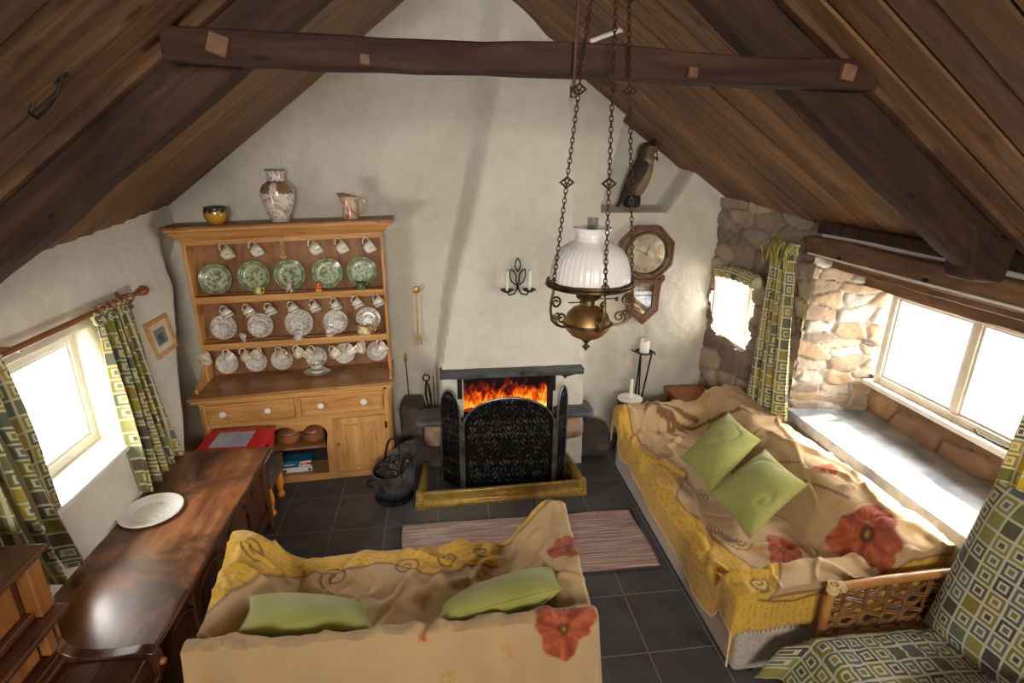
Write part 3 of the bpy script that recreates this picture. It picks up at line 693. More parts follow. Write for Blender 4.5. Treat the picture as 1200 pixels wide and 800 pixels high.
# ---- brass fender
t = thing('fender', 'long brass fender on the slate floor around the fire screen', 'fender', (.44, 3.81, 0))
A, B, C2, D = Vector((-.265, 3.785, 0)), Vector((1.145, 3.83, 0)), Vector((-.225, 4.28, 0)), Vector((1.10, 4.30, 0))
pf = [(0, 0), (0, .03), (.02, .04), (.026, .06), (.024, .10), (.012, .115), (.01, .135), (.035, .14), (.04, .125), (.055, .12), (.055, 0)]
def rail(name, p, q, inward, hs=1.):
    m = MB(); d = (q-p).normalized(); ring = []
    for e in (p, q):
        ring.append([m.bm.verts.new(e+inward*u+Vector((0, 0, z*hs))) for u, z in pf])
    n = len(pf)
    for k in range(n): m.bm.faces.new((ring[0][k], ring[0][(k+1) % n], ring[1][(k+1) % n], ring[1][k]))
    m.bm.faces.new(ring[0][::-1]); m.bm.faces.new(ring[1]); return m.build(name, 'brass', t, bevel=.003)
rail('front_rail', A, B, Vector((0, 1, 0))); rail('side_rail', A+Vector((0, .05, 0)), C2, Vector((1, 0, 0))); rail('side_rail', B+Vector((0, .05, 0)), D, Vector((-1, 0, 0)))
for P0, sx in ((A, 1), (B, -1)):
    m = MB()
    for dx, dy in ((0, -.006), (-.006*sx, 0)):
        pass
    m.hexa([P0+Vector((-.008*sx, -.008, 0)), P0+Vector((.075*sx, -.008, 0)), P0+Vector((.075*sx, .075, 0)), P0+Vector((-.008*sx, .075, 0)),
            P0+Vector((.004*sx, .004, .155)), P0+Vector((.05*sx, .004, .15)), P0+Vector((.05*sx, .05, .15)), P0+Vector((.004*sx, .05, .155))])
    for k in range(7): m.ball(P0+Vector(((.012+.008*k)*sx, -.006, .03+.03*(k % 3))), .012, (1, .5, 1), 8)
    m.build('corner_mount', 'brass', t, bevel=.004)
m = MB(); c = (A+B)/2
for k in range(-9, 10): m.ball(c+Vector((.02*k, .012, .075+.008*math.sin(k*1.7))), .013*(1.25-abs(k)/14), (1.3, .6, 1), 8)
m.build('centre_ornament', 'brass', t)
# ---- coal scuttle
t = thing('coal_scuttle', 'rounded grey metal coal scuttle with hoop handle by the pine dresser', 'coal scuttle', (-.45, 4.0, 0))
m = MB(); m.noend = True
def rimfn(r, z, a):
    # tall curved lip toward +x,+y ; low pouring front elsewhere
    s = math.cos(a-R(25)); k = max(0., min(1., (z-.16)/.12))
    return r*(1+.16*k*max(0, s)), z+k*(.17*max(0, s)**1.3-.03*(s < 0)*abs(s))
prof = [(0, .035), (.115, .035), (.145, .06), (.168, .12), (.172, .18), (.168, .24), (.172, .285), (.162, .284), (.158, .24), (.160, .18), (.155, .12), (.13, .07), (0, .06)]
m.lathe(prof, (-.45, 4.0, 0), 36, None, rimfn); m.build('bucket', 'iron_grey', t, angle=50)
m = MB(); m.lathe([(0, 0), (.155, 0), (.16, .012), (.145, .025), (.12, .04), (0, .045)], (-.45, 4.0, 0), 32); m.build('foot_ring', 'iron', t)
m = MB(); pts = [(-.45+.03*math.sin(PI*k/20)-.165*math.cos(PI*k/20)*math.cos(R(118)), 4.0-.165*math.cos(PI*k/20)*math.sin(R(118)), .26+.27*math.sin(PI*k/20)) for k in range(21)]
m.tube(pts, .009, 10); m.build('handle', 'iron', t)
m = MB(); m.tube([(-.612, 3.96, .20), (-.65, 3.95, .19), (-.66, 3.95, .15), (-.62, 3.96, .13)], .007, 8); m.build('tilt_handle', 'iron', t)
rn = random.Random(12); m = MB()
for i in range(70):
    a, q = rn.uniform(0, 2*PI), math.sqrt(rn.random())*.135; x, y = -.44+q*math.cos(a), 4.005+q*math.sin(a)
    s = rn.uniform(.018, .032); Mx = Matrix.Translation((x, y, .245+rn.uniform(-.02, .03)+.055*max(0, math.cos(a-R(25)))*q/.13)) @ Euler((rn.random()*6, rn.random()*6, 0)).to_matrix().to_4x4()
    m.hexa([Mx @ Vector((sx*s*rn.uniform(.7, 1.1), sy*s*rn.uniform(.7, 1.1), sz*s*rn.uniform(.6, 1))) for sz in (-1, 1) for sx, sy in ((-1, -1), (1, -1), (1, 1), (-1, 1))])
tag(m.build('coal', 'coal', None, bevel=.004), 'black coal lumps heaped in the grey metal scuttle', 'coal', None, 'stuff')
# ---- hanging fire irons and wall items
t = thing('toasting_fork', 'long brass toasting fork hanging on the wall between dresser and chimney', 'toasting fork', (-.25, 4.85, 1.05))
m = MB(); m.cyl((-.238, 4.862, 1.13), (-.234, 4.862, 1.54), .006, .006, 8); m.build('shaft', 'brass', t)
m = MB(); m.lathe([(0, -.008), (.03, -.006), (.034, 0), (.02, .008), (0, .01)], (-.234, 4.86, 1.555), 16, Matrix.Rotation(R(90), 4, 'X')); m.build('finial', 'brass', t)
m = MB()
for k in (-1, 0, 1): m.tube([(-.238, 4.86, 1.14), (-.238+.026*k, 4.855, 1.115), (-.238+.028*k, 4.855, 1.03)], .005, 6)
m.tube([(-.268, 4.855, 1.10), (-.208, 4.855, 1.10)], .008, 8); m.build('tines', 'brass', t)
t = thing('poker', 'slim brass-handled poker hanging low on the wall beside the dresser', 'poker', (-.35, 4.85, .42))
m = MB(); m.cyl((-.35, 4.862, .45), (-.362, 4.862, .87), .005, .005, 8); m.build('shaft', 'brass_dark', t)
m = MB(); m.lathe([(0, 0), (.012, .01), (.016, .03), (.010, .05), (.013, .07), (.008, .09), (0, .095)], (-.362, 4.862, .86), 12); m.build('handle', 'brass', t)
m = MB(); m.tube([(-.35, 4.862, .47), (-.335, 4.862, .45), (-.34, 4.862, .425)], .007, 8); m.cyl((-.372, 4.862, .455), (-.33, 4.862, .445), .007, .007, 8); m.build('tip', 'brass', t)
t = thing('fire_tongs', 'dark iron fire tongs hanging against the chimney above the slate ledge', 'fire tongs', (-.19, 4.45, .6))
m = MB(); m.tube([(-.165+.028*math.cos(a), 4.46, .865+.03*math.sin(a)) for a in [2*PI*k/16 for k in range(16)]], .007, 8, closed=True); m.build('ring_handle', 'iron', t)
for s in (-1, 1):
    m = MB(); m.tube([(-.165, 4.46, .836), (-.16+.012*s, 4.46, .79), (-.155+.02*s, 4.46, .70), (-.145+.014*s, 4.46, .62), (-.14+.004*s, 4.455, .585)], [.006, .009, .011, .008, .006], 8); m.build('arm', 'iron', t)
m = MB(); m.cyl((-.10, 4.47, .58), (-.105, 4.47, .88), .005, .005, 8); m.build('hook_rod', 'iron', t)
# ---- candle sconce
yb = 4.395
t = thing('wall_sconce', 'black wrought iron two-branch candle sconce on the white chimney', 'sconce', (.617, yb, 1.63))
def tubes(name, lst, r, parent, mt='iron', seg=8):
    m = MB()
    for pts in lst: m.tube(pts, r, seg)
    return m.build(name, mt, parent)
cx, cz = .617, 1.66
lst = []
for s in (-1, 1):
    lst.append([(cx, yb-.01, cz+.255-.0), (cx+s*.022, yb-.012, cz+.215), (cx+s*.024, yb-.012, cz+.19), (cx, yb-.012, cz+.14)])
    lst.append([(cx+s*.055, yb-.012, cz+.165), (cx+s*.03, yb-.012, cz+.145), (cx+s*.012, yb-.012, cz+.115), (cx+s*.012, yb-.012, cz+.06), (cx, yb-.012, cz+.03)])
    lst.append([(cx+s*.06, yb-.012, cz+.165), (cx+s*.066, yb-.012, cz+.11), (cx+s*.05, yb-.012, cz+.06), (cx+s*.012, yb-.012, cz+.03)])
tubes('leaf_scroll', lst, .0055, t)
for s in (-1, 1):
    o = tubes('arm', [[(cx, yb-.012, cz+.05), (cx+s*.006, yb-.02, cz+.0), (cx+s*.03, yb-.03, cz-.04), (cx+s*.075, yb-.045, cz-.045), (cx+s*.09, yb-.05, cz-.015)]], .0065, t)
    m = MB(); m.lathe([(0, 0), (.02, .0), (.052, .016), (.056, .024), (.048, .022), (.018, .01), (0, .01)], (cx+s*.092, yb-.055, cz-.02), 20); m.build('drip_tray', 'iron', t)
for s, w in ((-1, 'on the dresser side'), (1, 'on the hanging lamp side')):
    m = MB(); m.lathe([(0, 0), (.0125, 0), (.0125, .155), (.009, .163), (0, .164)], (cx+s*.092, yb-.055, cz-.009), 14)
    tc = thing('candle', 'slim white candle in the black wall sconce, ' + w, 'candle', (cx+s*.092, yb-.055, cz-.009)); m.build('wax', 'candle', tc)
    m = MB(); m.cyl((cx+s*.092, yb-.055, cz+.153), (cx+s*.092, yb-.055, cz+.168), .0015, .001, 6); m.build('wick', 'soot', tc)

# ================================================================== DRESSER
DA = R(4); DO = Vector((-1.22, 4.305, 0)); DM = Matrix.Translation(DO) @ Matrix.Rotation(DA, 4, 'Z')
def dw(x, y, z): return DM @ Vector((x, y, z))
dr = thing('dresser', 'tall waxed pine dresser with cup hooks, plate shelves, drawers and white knobs', 'dresser', DO, DA)
def dp(m, name, mt, parent=None, bevel=.004, **k): return m.build(name, mt, parent or dr, world=False, bevel=bevel, **k)
# carcass: sides, floor, back, face frame pieces
m = MB(); m.box((-.75, .0, .0), (-.715, .5, .835)); dp(m, 'side_panel', 'pine_z')
m = MB(); m.box((.725, .0, .0), (.76, .5, .86)); dp(m, 'side_panel', 'pine_z')
m = MB(); m.box((-.75, .48, .05), (.76, .50, 2.05)); dp(m, 'back_panel', 'pine_back')
m = MB(); m.hexa([(-.82, -.03, .828), (.785, -.03, .868), (.785, .5, .868), (-.82, .5, .828), (-.82, -.03, .856), (.785, -.03, .892), (.785, .5, .892), (-.82, .5, .856)]); dp(m, 'worktop', 'pine_top', bevel=.008)
m = MB(); m.hexa([(-.80, -.015, .80), (.775, -.015, .84), (.775, .02, .84), (-.80, .02, .80), (-.80, -.02, .828), (.775, -.02, .868), (.775, .02, .868), (-.80, .02, .828)]); dp(m, 'top_moulding', 'pine', bevel=.006)
# face frame
def fbox(x0, x1, z0, z1, y0=0., y1=.025, sl=True):
    k = (lambda x, z: z+.024*(x+.03)*(z/.84)) if sl else (lambda x, z: z)
    m_ = MB(); m_.hexa([(x0, y0, k(x0, z0)), (x1, y0, k(x1, z0)), (x1, y1, k(x1, z0)), (x0, y1, k(x0, z0)), (x0, y0, k(x0, z1)), (x1, y0, k(x1, z1)), (x1, y1, k(x1, z1)), (x0, y1, k(x0, z1))]); return m_
dp(fbox(-.75, -.70, 0, .80), 'stile', 'pine_z'); dp(fbox(.695, .76, 0, .80), 'stile', 'pine_z'); dp(fbox(-.70, .695, .795, .825), 'top_rail', 'pine'); dp(fbox(-.70, .70, .575, .62), 'middle_rail', 'pine'); dp(fbox(-.75, .76, 0, .062), 'plinth', 'pine'); dp(fbox(-.025, .02, .62, .795), 'stile', 'pine_z')
dp(fbox(.19, .262, .06, .575), 'stile', 'pine_z'); dp(fbox(-.325, -.25, .06, .575), 'stile', 'pine_z')
knob0 = None
for x0, x1, ks in ((-.70, -.025, (-.57, -.229)), (.02, .695, (.186, .532))):
    d = dp(fbox(x0+.004, x1-.004, .624, .792, -.004, .02), 'drawer', 'pine')
    d['_'] = 0; del d['_']
    fr = MB()
    for q in ((x0+.02, x1-.02, .765, .778), (x0+.02, x1-.02, .638, .651), (x0+.02, x0+.033, .651, .765), (x1-.033, x1-.02, .651, .765)):
        b_ = fbox(*q, -.012, .0); b_.bm.verts.ensure_lookup_table(); fr._add([v.co[:] for v in b_.bm.verts], [(0, 3, 2, 1), (4, 5, 6, 7), (0, 1, 5, 4), (1, 2, 6, 5), (2, 3, 7, 6), (3, 0, 4, 7)]); b_.bm.free()
    f = fr.build('bead', 'pine', d, world=True, bevel=.003)
    for kx in ks:
        m = MB(); m.lathe([(0, 0), (.014, 0), (.013, .012), (.02, .018), (.0265, .028), (.027, .036), (.020, .046), (0, .050)], (kx, -.006, .722+.02*(kx+.03)), 20, Matrix.Rotation(R(90), 4, 'X')); m.build('knob', 'white', d, world=True, label='white china knob')
def pdoor(x0, x1, hinge_hi):
    d = dp(fbox(x0, x1, .068, .570, -.003, .02), 'door', 'pine_z'); w = .085
    fr = MB()
    for q in ((x0+w, x1-w, .50, .514), (x0+w, x1-w, .108, .122), (x0+w, x0+w+.014, .122, .50), (x1-w-.014, x1-w, .122, .50)):
        b_ = fbox(*q, -.013, .0); fr._add([v.co[:] for v in b_.bm.verts], [(0, 3, 2, 1), (4, 5, 6, 7), (0, 1, 5, 4), (1, 2, 6, 5), (2, 3, 7, 6), (3, 0, 4, 7)]); b_.bm.free()
    fr.build('panel_moulding', 'pine', d, world=True, bevel=.004)
    m_ = MB(); a, b = (x0+w+.02, .125), (x1-w-.02, .50); dx, dz = .012*.8, .012*.6
    m_.prism([(a[0]-dx, a[1]+dz), (a[0]+dx, a[1]-dz), (b[0]+dx, b[1]-dz), (b[0]-dx, b[1]+dz)], -.010, 0., 'y'); m_.build('brace', 'pine_z', d, world=True, bevel=.003)
    hx = x1 if hinge_hi else x0
    for z in (.16, .49):
        m_ = MB(); m_.box((hx-.006, -.010, z-.03), (hx+.012, 0, z+.03)); m_.build('hinge', 'iron', d, world=True, bevel=.002)
    return d
d1 = pdoor(.262, .695, True); d2 = pdoor(-.70, -.325, False)
m = MB(); m.lathe([(0, 0), (.01, 0), (.008, .012), (.015, .02), (.012, .03), (0, .033)], (.292, -.004, .345), 16, Matrix.Rotation(R(90), 4, 'X')); m.build('door_knob', 'brass', d1, world=True, label='small brass door knob')
m = MB(); m.box((.285, -.012, .315), (.30, -.002, .345)); m.build('escutcheon', 'brass', d1, world=True, bevel=.002)
# open niche: arched fretwork, shelf, inner sides
pts = [(-.25, .585), (-.25, .345)]
def arc(cx, cz, r, a0, a1, n=12): return [(cx+r*math.cos(a0+(a1-a0)*k/n), cz+r*math.sin(a0+(a1-a0)*k/n)) for k in range(n+1)]
pts += arc(-.135, .43, .105, PI*1.0, .18*PI)[0:]+arc(-.005, .478, .028, PI*.95, PI*.05, 4)[::1][:0]+arc(.105, .44, .10, PI*.84, 0)+[(.19, .345), (.19, .585)]
m = MB(); m.prism(pts, -.002, .02, 'y'); dp(m, 'fretwork', 'pine')
m = MB(); m.box((-.25, .02, .305), (.19, .46, .325)); dp(m, 'niche_shelf', 'pine_top')
m = MB(); m.box((-.25, .02, .045), (.19, .46, .063)); dp(m, 'niche_floor', 'pine_top')
m = MB(); m.box((-.262, .02, .05), (-.25, .48, .6)); dp(m, 'niche_lining', 'pine_back')
m = MB(); m.box((.19, .02, .05), (.202, .48, .6)); dp(m, 'niche_lining', 'pine_back')
# hutch
for x0 in (-.765, .742):
    m = MB(); m.prism([(.30, .87), (.30, 2.06), (.5, 2.06), (.5, .87), (.42, .87)], x0, x0+.026, 'x'); dp(m, 'hutch_side', 'pine_z')
for z in (1.172, 1.572):
    sh = MB(); sh.hexa([(-.74, .31, z-.008), (.742, .31, z+.012), (.742, .48, z+.012), (-.74, .48, z-.008), (-.74, .31, z+.014), (.742, .31, z+.034), (.742, .48, z+.034), (-.74, .48, z+.014)])
    s = dp(sh, 'shelf', 'pine')
    m = MB(); m.hexa([(-.74, .300, z-.032), (.742, .300, z-.012), (.742, .318, z-.012), (-.74, .318, z-.032), (-.74, .296, z+.026), (.742, .296, z+.046), (.742, .314, z+.046), (-.74, .314, z+.026)]); m.build('shelf_edge', 'pine', s, world=True, bevel=.005)
    m = MB(); m.box((-.74, .36, z+.03), (.742, .372, z+.042)); m.build('plate_rail', 'pine_back', s, world=True, bevel=.003)
m = MB(); m.hexa([(-.765, .285, 2.012), (.768, .285, 2.055), (.768, .31, 2.055), (-.765, .31, 2.012), (-.765, .285, 2.09), (.768, .285, 2.13), (.768, .31, 2.13), (-.765, .31, 2.09)]); dp(m, 'frieze', 'pine', bevel=.004)
m = MB(); cp = [(.29, 2.07), (.275, 2.08), (.262, 2.10), (.235, 2.135), (.215, 2.15), (.21, 2.172), (.5, 2.172), (.5, 2.07)]
def corn(x, e): return [(x+e*max(0, (.29-y))*1.0, y, z+.026*(x/.77)) for y, z in cp]
A_, B_ = corn(-.768, -1), corn(.772, 1); n = len(cp); m._add(A_+B_, [tuple(range(n)), tuple(range(2*n-1, n-1, -1))]+[(i, i+n, (i+1) % n+n, (i+1) % n) for i in range(n)]); dp(m, 'cornice', 'pine', bevel=.004)
m = MB(); m.hexa([(-.86, .19, 2.15), (.865, .19, 2.196), (.865, .5, 2.196), (-.86, .5, 2.15), (-.86, .19, 2.166), (.865, .19, 2.212), (.865, .5, 2.212), (-.86, .5, 2.166)]); dp(m, 'top_board', 'pine_back', bevel=.004)
for x0, x1 in ((-.86, -.66), (.73, .865)):
    m = MB(); m.box((x0, .19, 2.165+.026*x0), (x1, .21, 2.19+.026*x0)); dp(m, 'top_lip', 'pine_back')
# scrolled brackets on the worktop
for x in (-.775, .752):
    m = MB(); m.prism([(.05, .86), (.30, .86), (.30, 1.02), (.27, .98), (.2, .93), (.10, .915), (.05, .90)], x, x+.022, 'x'); dp(m, 'bracket', 'pine_z')

# ---- hooks are part of the dresser
HK = []
TOP = [(-.466, 1.985), (-.25, 1.997), (.196, 2.002), (.404, 2.008), (.622, 2.010)]
MID = [(-.537, 1.484), (-.367, 1.491), (-.198, 1.494), (-.019, 1.501), (.152, 1.509), (.325, 1.516), (.497, 1.528), (.671, 1.532)]
LOW = [(-.707, 1.10), (-.573, 1.11), (-.442, 1.114), (-.304, 1.113), (-.161, 1.104), (-.022, 1.111), (.117, 1.103), (.272, 1.089), (.402, 1.109), (.541, 1.125), (.672, 1.125)]
for i, (x, z) in enumerate(TOP+MID+LOW+[(-.015, 2.03)]):
    y = .275; m = MB(); zz = z+.045
    m.tube([(x, .296, zz+.012), (x, .27, zz+.008), (x, .262, zz-.004), (x, .272, zz-.012), (x, .282, zz-.006)], .0022, 6); m.build('cup_hook', 'brass_dark', dr, world=False)

# ---- china
def floral(co, base, cols, sc, seed, dens=.62):
    u, v = co[:, 0]*sc+co[:, 2]*sc*.7, co[:, 1]*sc+co[:, 2]*sc*.6
    f1, f2, cid = worley(u, v, seed); c = np.array(cols)[np.clip((cid*len(cols)).astype(int), 0, len(cols)-1)]
    k = (f1 < .30+.12*cid) & (_h(cid, cid*3, 4) < dens)
    return np.where(k[:, None], c, base)
def make_cup(name, r, h, colfn, flare=1.2):
    t = thing(name, '', 'cup')
    m = MB(); m.noend = True
    pr = [(0, 0), (r*.55, 0), (r*.58, .006), (r*.75, h*.25), (r*.88, h*.6), (r, h), (r*.95, h), (r*.83, h*.6), (r*.68, h*.25), (r*.5, .01), (0, .009)]
    Mx = Matrix.Translation((0, 0, 0))
    m.lathe(pr, (0, 0, 0), 24); b = m.build('bowl', 'paint_china', t, world=False, angle=60); paint(b, colfn)
    m = MB(); m.tube([(r*.86, 0, h*.82), (r*1.25, 0, h*.95), (r*1.62, 0, h*.72), (r*1.5, 0, h*.42), (r*1.1, 0, h*.22), (r*.78, 0, h*.26)], .0048, 8); hd = m.build('handle', 'paint_china', t, world=False); paint(hd, colfn)
    return t
IV = S3(226, 220, 202)
cup_green = make_cup('teacup', .054, .080, lambda co: mixc(floral(co, IV, [S3(150, 160, 120), S3(190, 180, 120), S3(160, 140, 100)], 46, 3, .35), S3(176, 186, 150), (co[:, 2] > .072)*.7))
cup_mug = make_cup('teacup', .046, .078, lambda co: mixc(floral(co, IV*.98, [S3(110, 120, 96), S3(150, 130, 90), S3(124, 130, 140)], 60, 5, .55), S3(140, 140, 120), (co[:, 2] > .071)*.7))
cup_orange = make_cup('teacup', .051, .078, lambda co: floral(co, IV, [S3(214, 150, 60), S3(200, 120, 60), S3(150, 160, 90), S3(226, 180, 90)], 40, 8, .55))
ordn = ['first', 'second', 'third', 'fourth', 'fifth', 'sixth', 'seventh', 'eighth', 'ninth', 'tenth', 'eleventh']
protos_used = set()
def place(proto, loc, rot, label, group, cat=None):
    """first use moves the prototype itself, later uses copy it"""
    if proto.name not in protos_used:
        protos_used.add(proto.name); proto.location = loc; proto.rotation_euler = rot
        for k_, v_ in (('label', label), ('group', group), ('category', cat)):
            if v_: proto[k_] = v_
        return proto
    return dup(proto, loc, rot, label, group, cat)
from mathutils import Euler as _E
def hang(proto, x, z, yaw, label, group):
    # the handle (local +x) points up to the hook, the mouth tilts toward yaw
    Rm = Matrix.Rotation(DA+R(yaw), 4, 'Z') @ Matrix.Rotation(R(-58), 4, 'Y')
    rr_ = {'teacup': .054, 'teacup.001': .046, 'teacup.002': .051}[proto.name]
    off = Rm @ Vector((rr_*1.52, 0, .054)); w = dw(x, .267, z+.032)
    place(proto, w-off, Rm.to_euler(), label, group)
rn = random.Random(21)
for i, (x, z) in enumerate(TOP):
    hang(cup_green, x, z+.01, 200+rn.uniform(-14, 14), f'pale green and cream cup on the top hook row, {ordn[i]} from the curtained window', 'cups on the top hooks')
for i, (x, z) in enumerate(MID):
    hang(cup_mug, x, z+.008, 205+rn.uniform(-18, 18), f'small straight-sided cup on the middle hook row, {ordn[i]} from the curtained window', 'cups on the middle hooks')
for i, (x, z) in enumerate(LOW):
    hang(cup_orange, x, z+.012, (205 if i % 3 else -20)+rn.uniform(-20, 20), f'orange-flowered cup on the bottom hook row, {ordn[i]} from the curtained window', 'cups on the bottom hooks')
t = thing('straw_ornament', 'small plaited straw ornament hanging between cups on the top hook row', 'ornament', dw(-.018, .27, 1.92))
w = dw(-.018, .268, 0)
for s in (0, PI):
    m = MB(); m.tube([(w.x+.010*math.sin(k*1.1+s), w.y+.004*math.cos(k*1.1+s), 2.05-.011*k) for k in range(12)], .005, 6); m.build('plait', 'rope', t)
m = MB(); m.ball((w.x-.016, w.y, 1.915), .012); m.ball((w.x+.014, w.y, 1.918), .012); m.ball((w.x, w.y-.004, 1.91), .010); m.build('tassel', 'rope', t)
def plate_obj(name, r, colfn, depth=.022):
    m = MB(); m.noend = True
    pr = [(0, .006)]+[(r*.62*k/8, .006) for k in range(1, 9)]+[(r*.66, .010)]+[(r*(.66+.34*k/7), .010+depth*.7*(k/7)) for k in range(1, 8)]+[(r, depth*.7+.006), (r*.68, .003), (r*.6, 0), (0, 0)]
    m.lathe(pr, (0, 0, 0), 72); o = m.build(name, 'paint_china', None, angle=60); paint(o, colfn); return o
def willow(seed):
    def f(co):
        r = np.hypot(co[:, 0], co[:, 1])/.128; a = np.arctan2(co[:, 1], co[:, 0])
        n = fbm(co[:, 0]*60+seed*7, co[:, 1]*60, seed); pale, dk = S3(186, 194, 160), S3(84, 100, 72)
        c = mixc(np.broadcast_to(pale, co.shape), dk, np.clip((n-.40)*4.5, 0, 1)*.85)
        rim = r > .66; q = np.abs(((a/(2*PI)*8) % 1)-.5); ca = (q < .27) & (r > .72) & (r < .93); ci = (q < .2) & (r > .77) & (r < .88)
        c = np.where((rim & ~ca)[:, None], mixc(np.broadcast_to(S3(136, 148, 110), co.shape), S3(96, 112, 82), np.clip((fbm(co[:, 0]*90, co[:, 1]*90, seed+3)-.4)*4, 0, 1)), c)
        c = np.where((ca & ~ci)[:, None], S3(196, 202, 170), c); c = np.where(ci[:, None], S3(92, 108, 80), c)
        c = np.where(((r > .62) & (r < .69))[:, None], S3(190, 198, 166), c); c = np.where((r > .965)[:, None], S3(110, 124, 92), c)
        return c
    return f
GP = [(-.593, 1.719), (-.297, 1.735), (-.016, 1.737), (.286, 1.742), (.57, 1.748)]
def stand_plate(o, x, z, y, lean, spin):
    w = dw(x, y, z); o.location = w; o.rotation_euler = (Matrix.Rotation(DA, 4, 'Z') @ Matrix.Rotation(R(90-lean), 4, 'X') @ Matrix.Rotation(R(spin), 4, 'Z')).to_euler(); return o
for i, (x, z) in enumerate(GP):
    o = plate_obj('dinner_plate', .128, willow(i+1)); stand_plate(o, x, z+.0, .425, 14, i*47)
    tag(o, f'green patterned dinner plate on the top dresser shelf, {ordn[i]} from the curtained window', 'plate', 'green plates on the top shelf')
def flor_plate(rim, ctr, seed, base=S3(222, 216, 204)):
    def f(co):
        r = np.hypot(co[:, 0], co[:, 1]); r = r/r.max()
        c = np.broadcast_to(base, co.shape).copy(); fl = floral(co, c, rim, 55, seed, .7); c = np.where(((r > .66) & (r < .95))[:, None], fl, c)
        c = np.where((r > .96)[:, None], S3(168, 146, 92), c); c = np.where(((r > .60) & (r < .64))[:, None], S3(176, 170, 156), c)
        if ctr: c = np.where((r < .5)[:, None], floral(co, base, ctr, 45, seed+1, .6), c)
        return c
    return f
RIM = [S3(140, 110, 110), S3(120, 130, 120), S3(170, 150, 120), S3(150, 140, 150)]
SP = [(-.592, 1.305), (-.302, 1.306), (.012, 1.315), (.313, 1.310), (.592, 1.322)]
lab2 = ['behind the first hanging cup', 'next to the little egg cup', 'behind the blue and white figure', 'behind the pink posy jug', 'behind the cream and gold jug']
for i, (x, z) in enumerate(SP):
    rr = .105 if i != 2 else .118
    o = plate_obj('tea_plate', rr, flor_plate(RIM, None, i+2)); stand_plate(o, x, z, .43, 13, i*31); tag(o, f'white flower-rimmed plate on the middle dresser shelf {lab2[i]}', 'plate', 'floral plates on the middle shelf')
    o = plate_obj('saucer', rr*.64, flor_plate(RIM, [S3(180, 176, 166)], i+12)); stand_plate(o, x-.006+.02*(i == 3), z-rr*.20, .395, 16, i*51); tag(o, f'small white saucer leaning on the middle shelf plate {lab2[i]}', 'saucer', 'saucers on the middle shelf')
LP = [(-.616, 1.000), (-.381, 1.0), (-.168, .998), (.12, 1.0), (.36, 1.012), (.647, 1.012)]
for i, (x, z) in enumerate(LP):
    o = plate_obj('saucer', .092, flor_plate([S3(206, 190, 130), S3(170, 170, 150), S3(214, 170, 100)], [S3(200, 200, 196), S3(186, 186, 180)], i+22, S3(214, 212, 206))); stand_plate(o, x, z-.01+.02*(x+.03), .44, 12, i*77)
    tag(o, f'grey-white saucer standing along the back of the dresser worktop, {ordn[i]} from the curtained window', 'saucer', 'saucers on the worktop')
# small pieces on shelves
def dense(prof, step=.008):
    out = [prof[0]]
    for (r0, z0), (r1, z1) in zip(prof, prof[1:]):
        k = max(1, int(math.hypot(r1-r0, z1-z0)/step)); out += [(r0+(r1-r0)*i/k, z0+(z1-z0)*i/k) for i in range(1, k+1)]
    return out
def pot(name, label, cat, prof, loc, colfn, handle=None, spout=None, seg=28, fn=None, mt='paint_china', extra=None):
    t = thing(name, label, cat, loc); m = MB(); m.noend = True; m.lathe(dense(prof), (0, 0, 0), seg, None, fn); b = m.build('body', mt, t, world=False, angle=60); paint(b, colfn)
    if handle:
        m = MB(); m.tube(handle, .005, 8); h_ = m.build('handle', mt, t, world=False); paint(h_, colfn)
    if extra: extra(t)
    return t
def jug_prof(r, h): return [(0, 0), (r*.7, 0), (r*.75, h*.04), (r, h*.3), (r*.95, h*.5), (r*.72, h*.75), (r*.85, h), (r*.8, h), (r*.66, h*.75), (r*.88, h*.5), (r*.9, h*.3), (r*.6, h*.06), (0, h*.05)]
def lip(ang, h, amt=.3):
    def f(r, z, a):
        k = max(0, math.cos(a-ang))**6*max(0, (z-h*.7)/(h*.3)); return r*(1+amt*k*2), z+k*.02
    return f
hd = lambda r, h: [(r*.7, 0, h*.85), (r*1.4, 0, h*.9), (r*1.6, 0, h*.55), (r*1.2, 0, h*.25), (r*.9, 0, h*.25)]
def onshelf(x, z, y=.335): return dw(x, y, z)
z1s, z2s = lambda x: 1.586+.0136*(x+.74), lambda x: 1.186+.0136*(x+.74)
pot('small_jug', 'little yellow and orange jug before the second green plate', 'jug', jug_prof(.030, .070), onshelf(-.263, z1s(-.263)), lambda co: floral(co, S3(206, 196, 110), [S3(214, 120, 40), S3(160, 60, 40), S3(130, 150, 80)], 45, 4), hd(.030, .070), fn=lip(PI, .07))
pot('small_vase', 'little white vase with dark flowers before the middle green plate', 'vase', [(0, 0), (.024, 0), (.032, .02), (.033, .04), (.018, .062), (.017, .08), (.024, .095), (.02, .095), (.013, .075), (0, .07)], onshelf(-.016, z1s(0)), lambda co: mixc(floral(co, S3(208, 204, 190), [S3(60, 60, 50), S3(110, 40, 40), S3(70, 90, 60)], 60, 6, .8), S3(206, 170, 150), (co[:, 2] > .07)*1.))
pot('small_jug', 'little orange and red pot before the fourth green plate', 'pot', [(0, 0), (.02, 0), (.026, .015), (.03, .04), (.034, .055), (.024, .068), (.022, .08), (.028, .085), (.022, .085), (0, .06)], onshelf(.212, z1s(.21)), lambda co: mixc(np.broadcast_to(S3(206, 80, 28), co.shape), S3(224, 180, 80), ((co[:, 2] < .03) | (fbm(co[:, 0]*90, co[:, 2]*60, 3) > .62))*.9))
t = thing('glass_jug', 'dark green glass jug before the fifth green plate', 'jug', onshelf(.557, z1s(.557)))
m = MB(); m.noend = True; m.lathe(jug_prof(.047, .075), (0, 0, 0), 28); m.build('body', 'greenglass', t, world=False, angle=60); m = MB(); m.tube(hd(.047, .075), .006, 8); m.build('handle', 'greenglass', t, world=False)
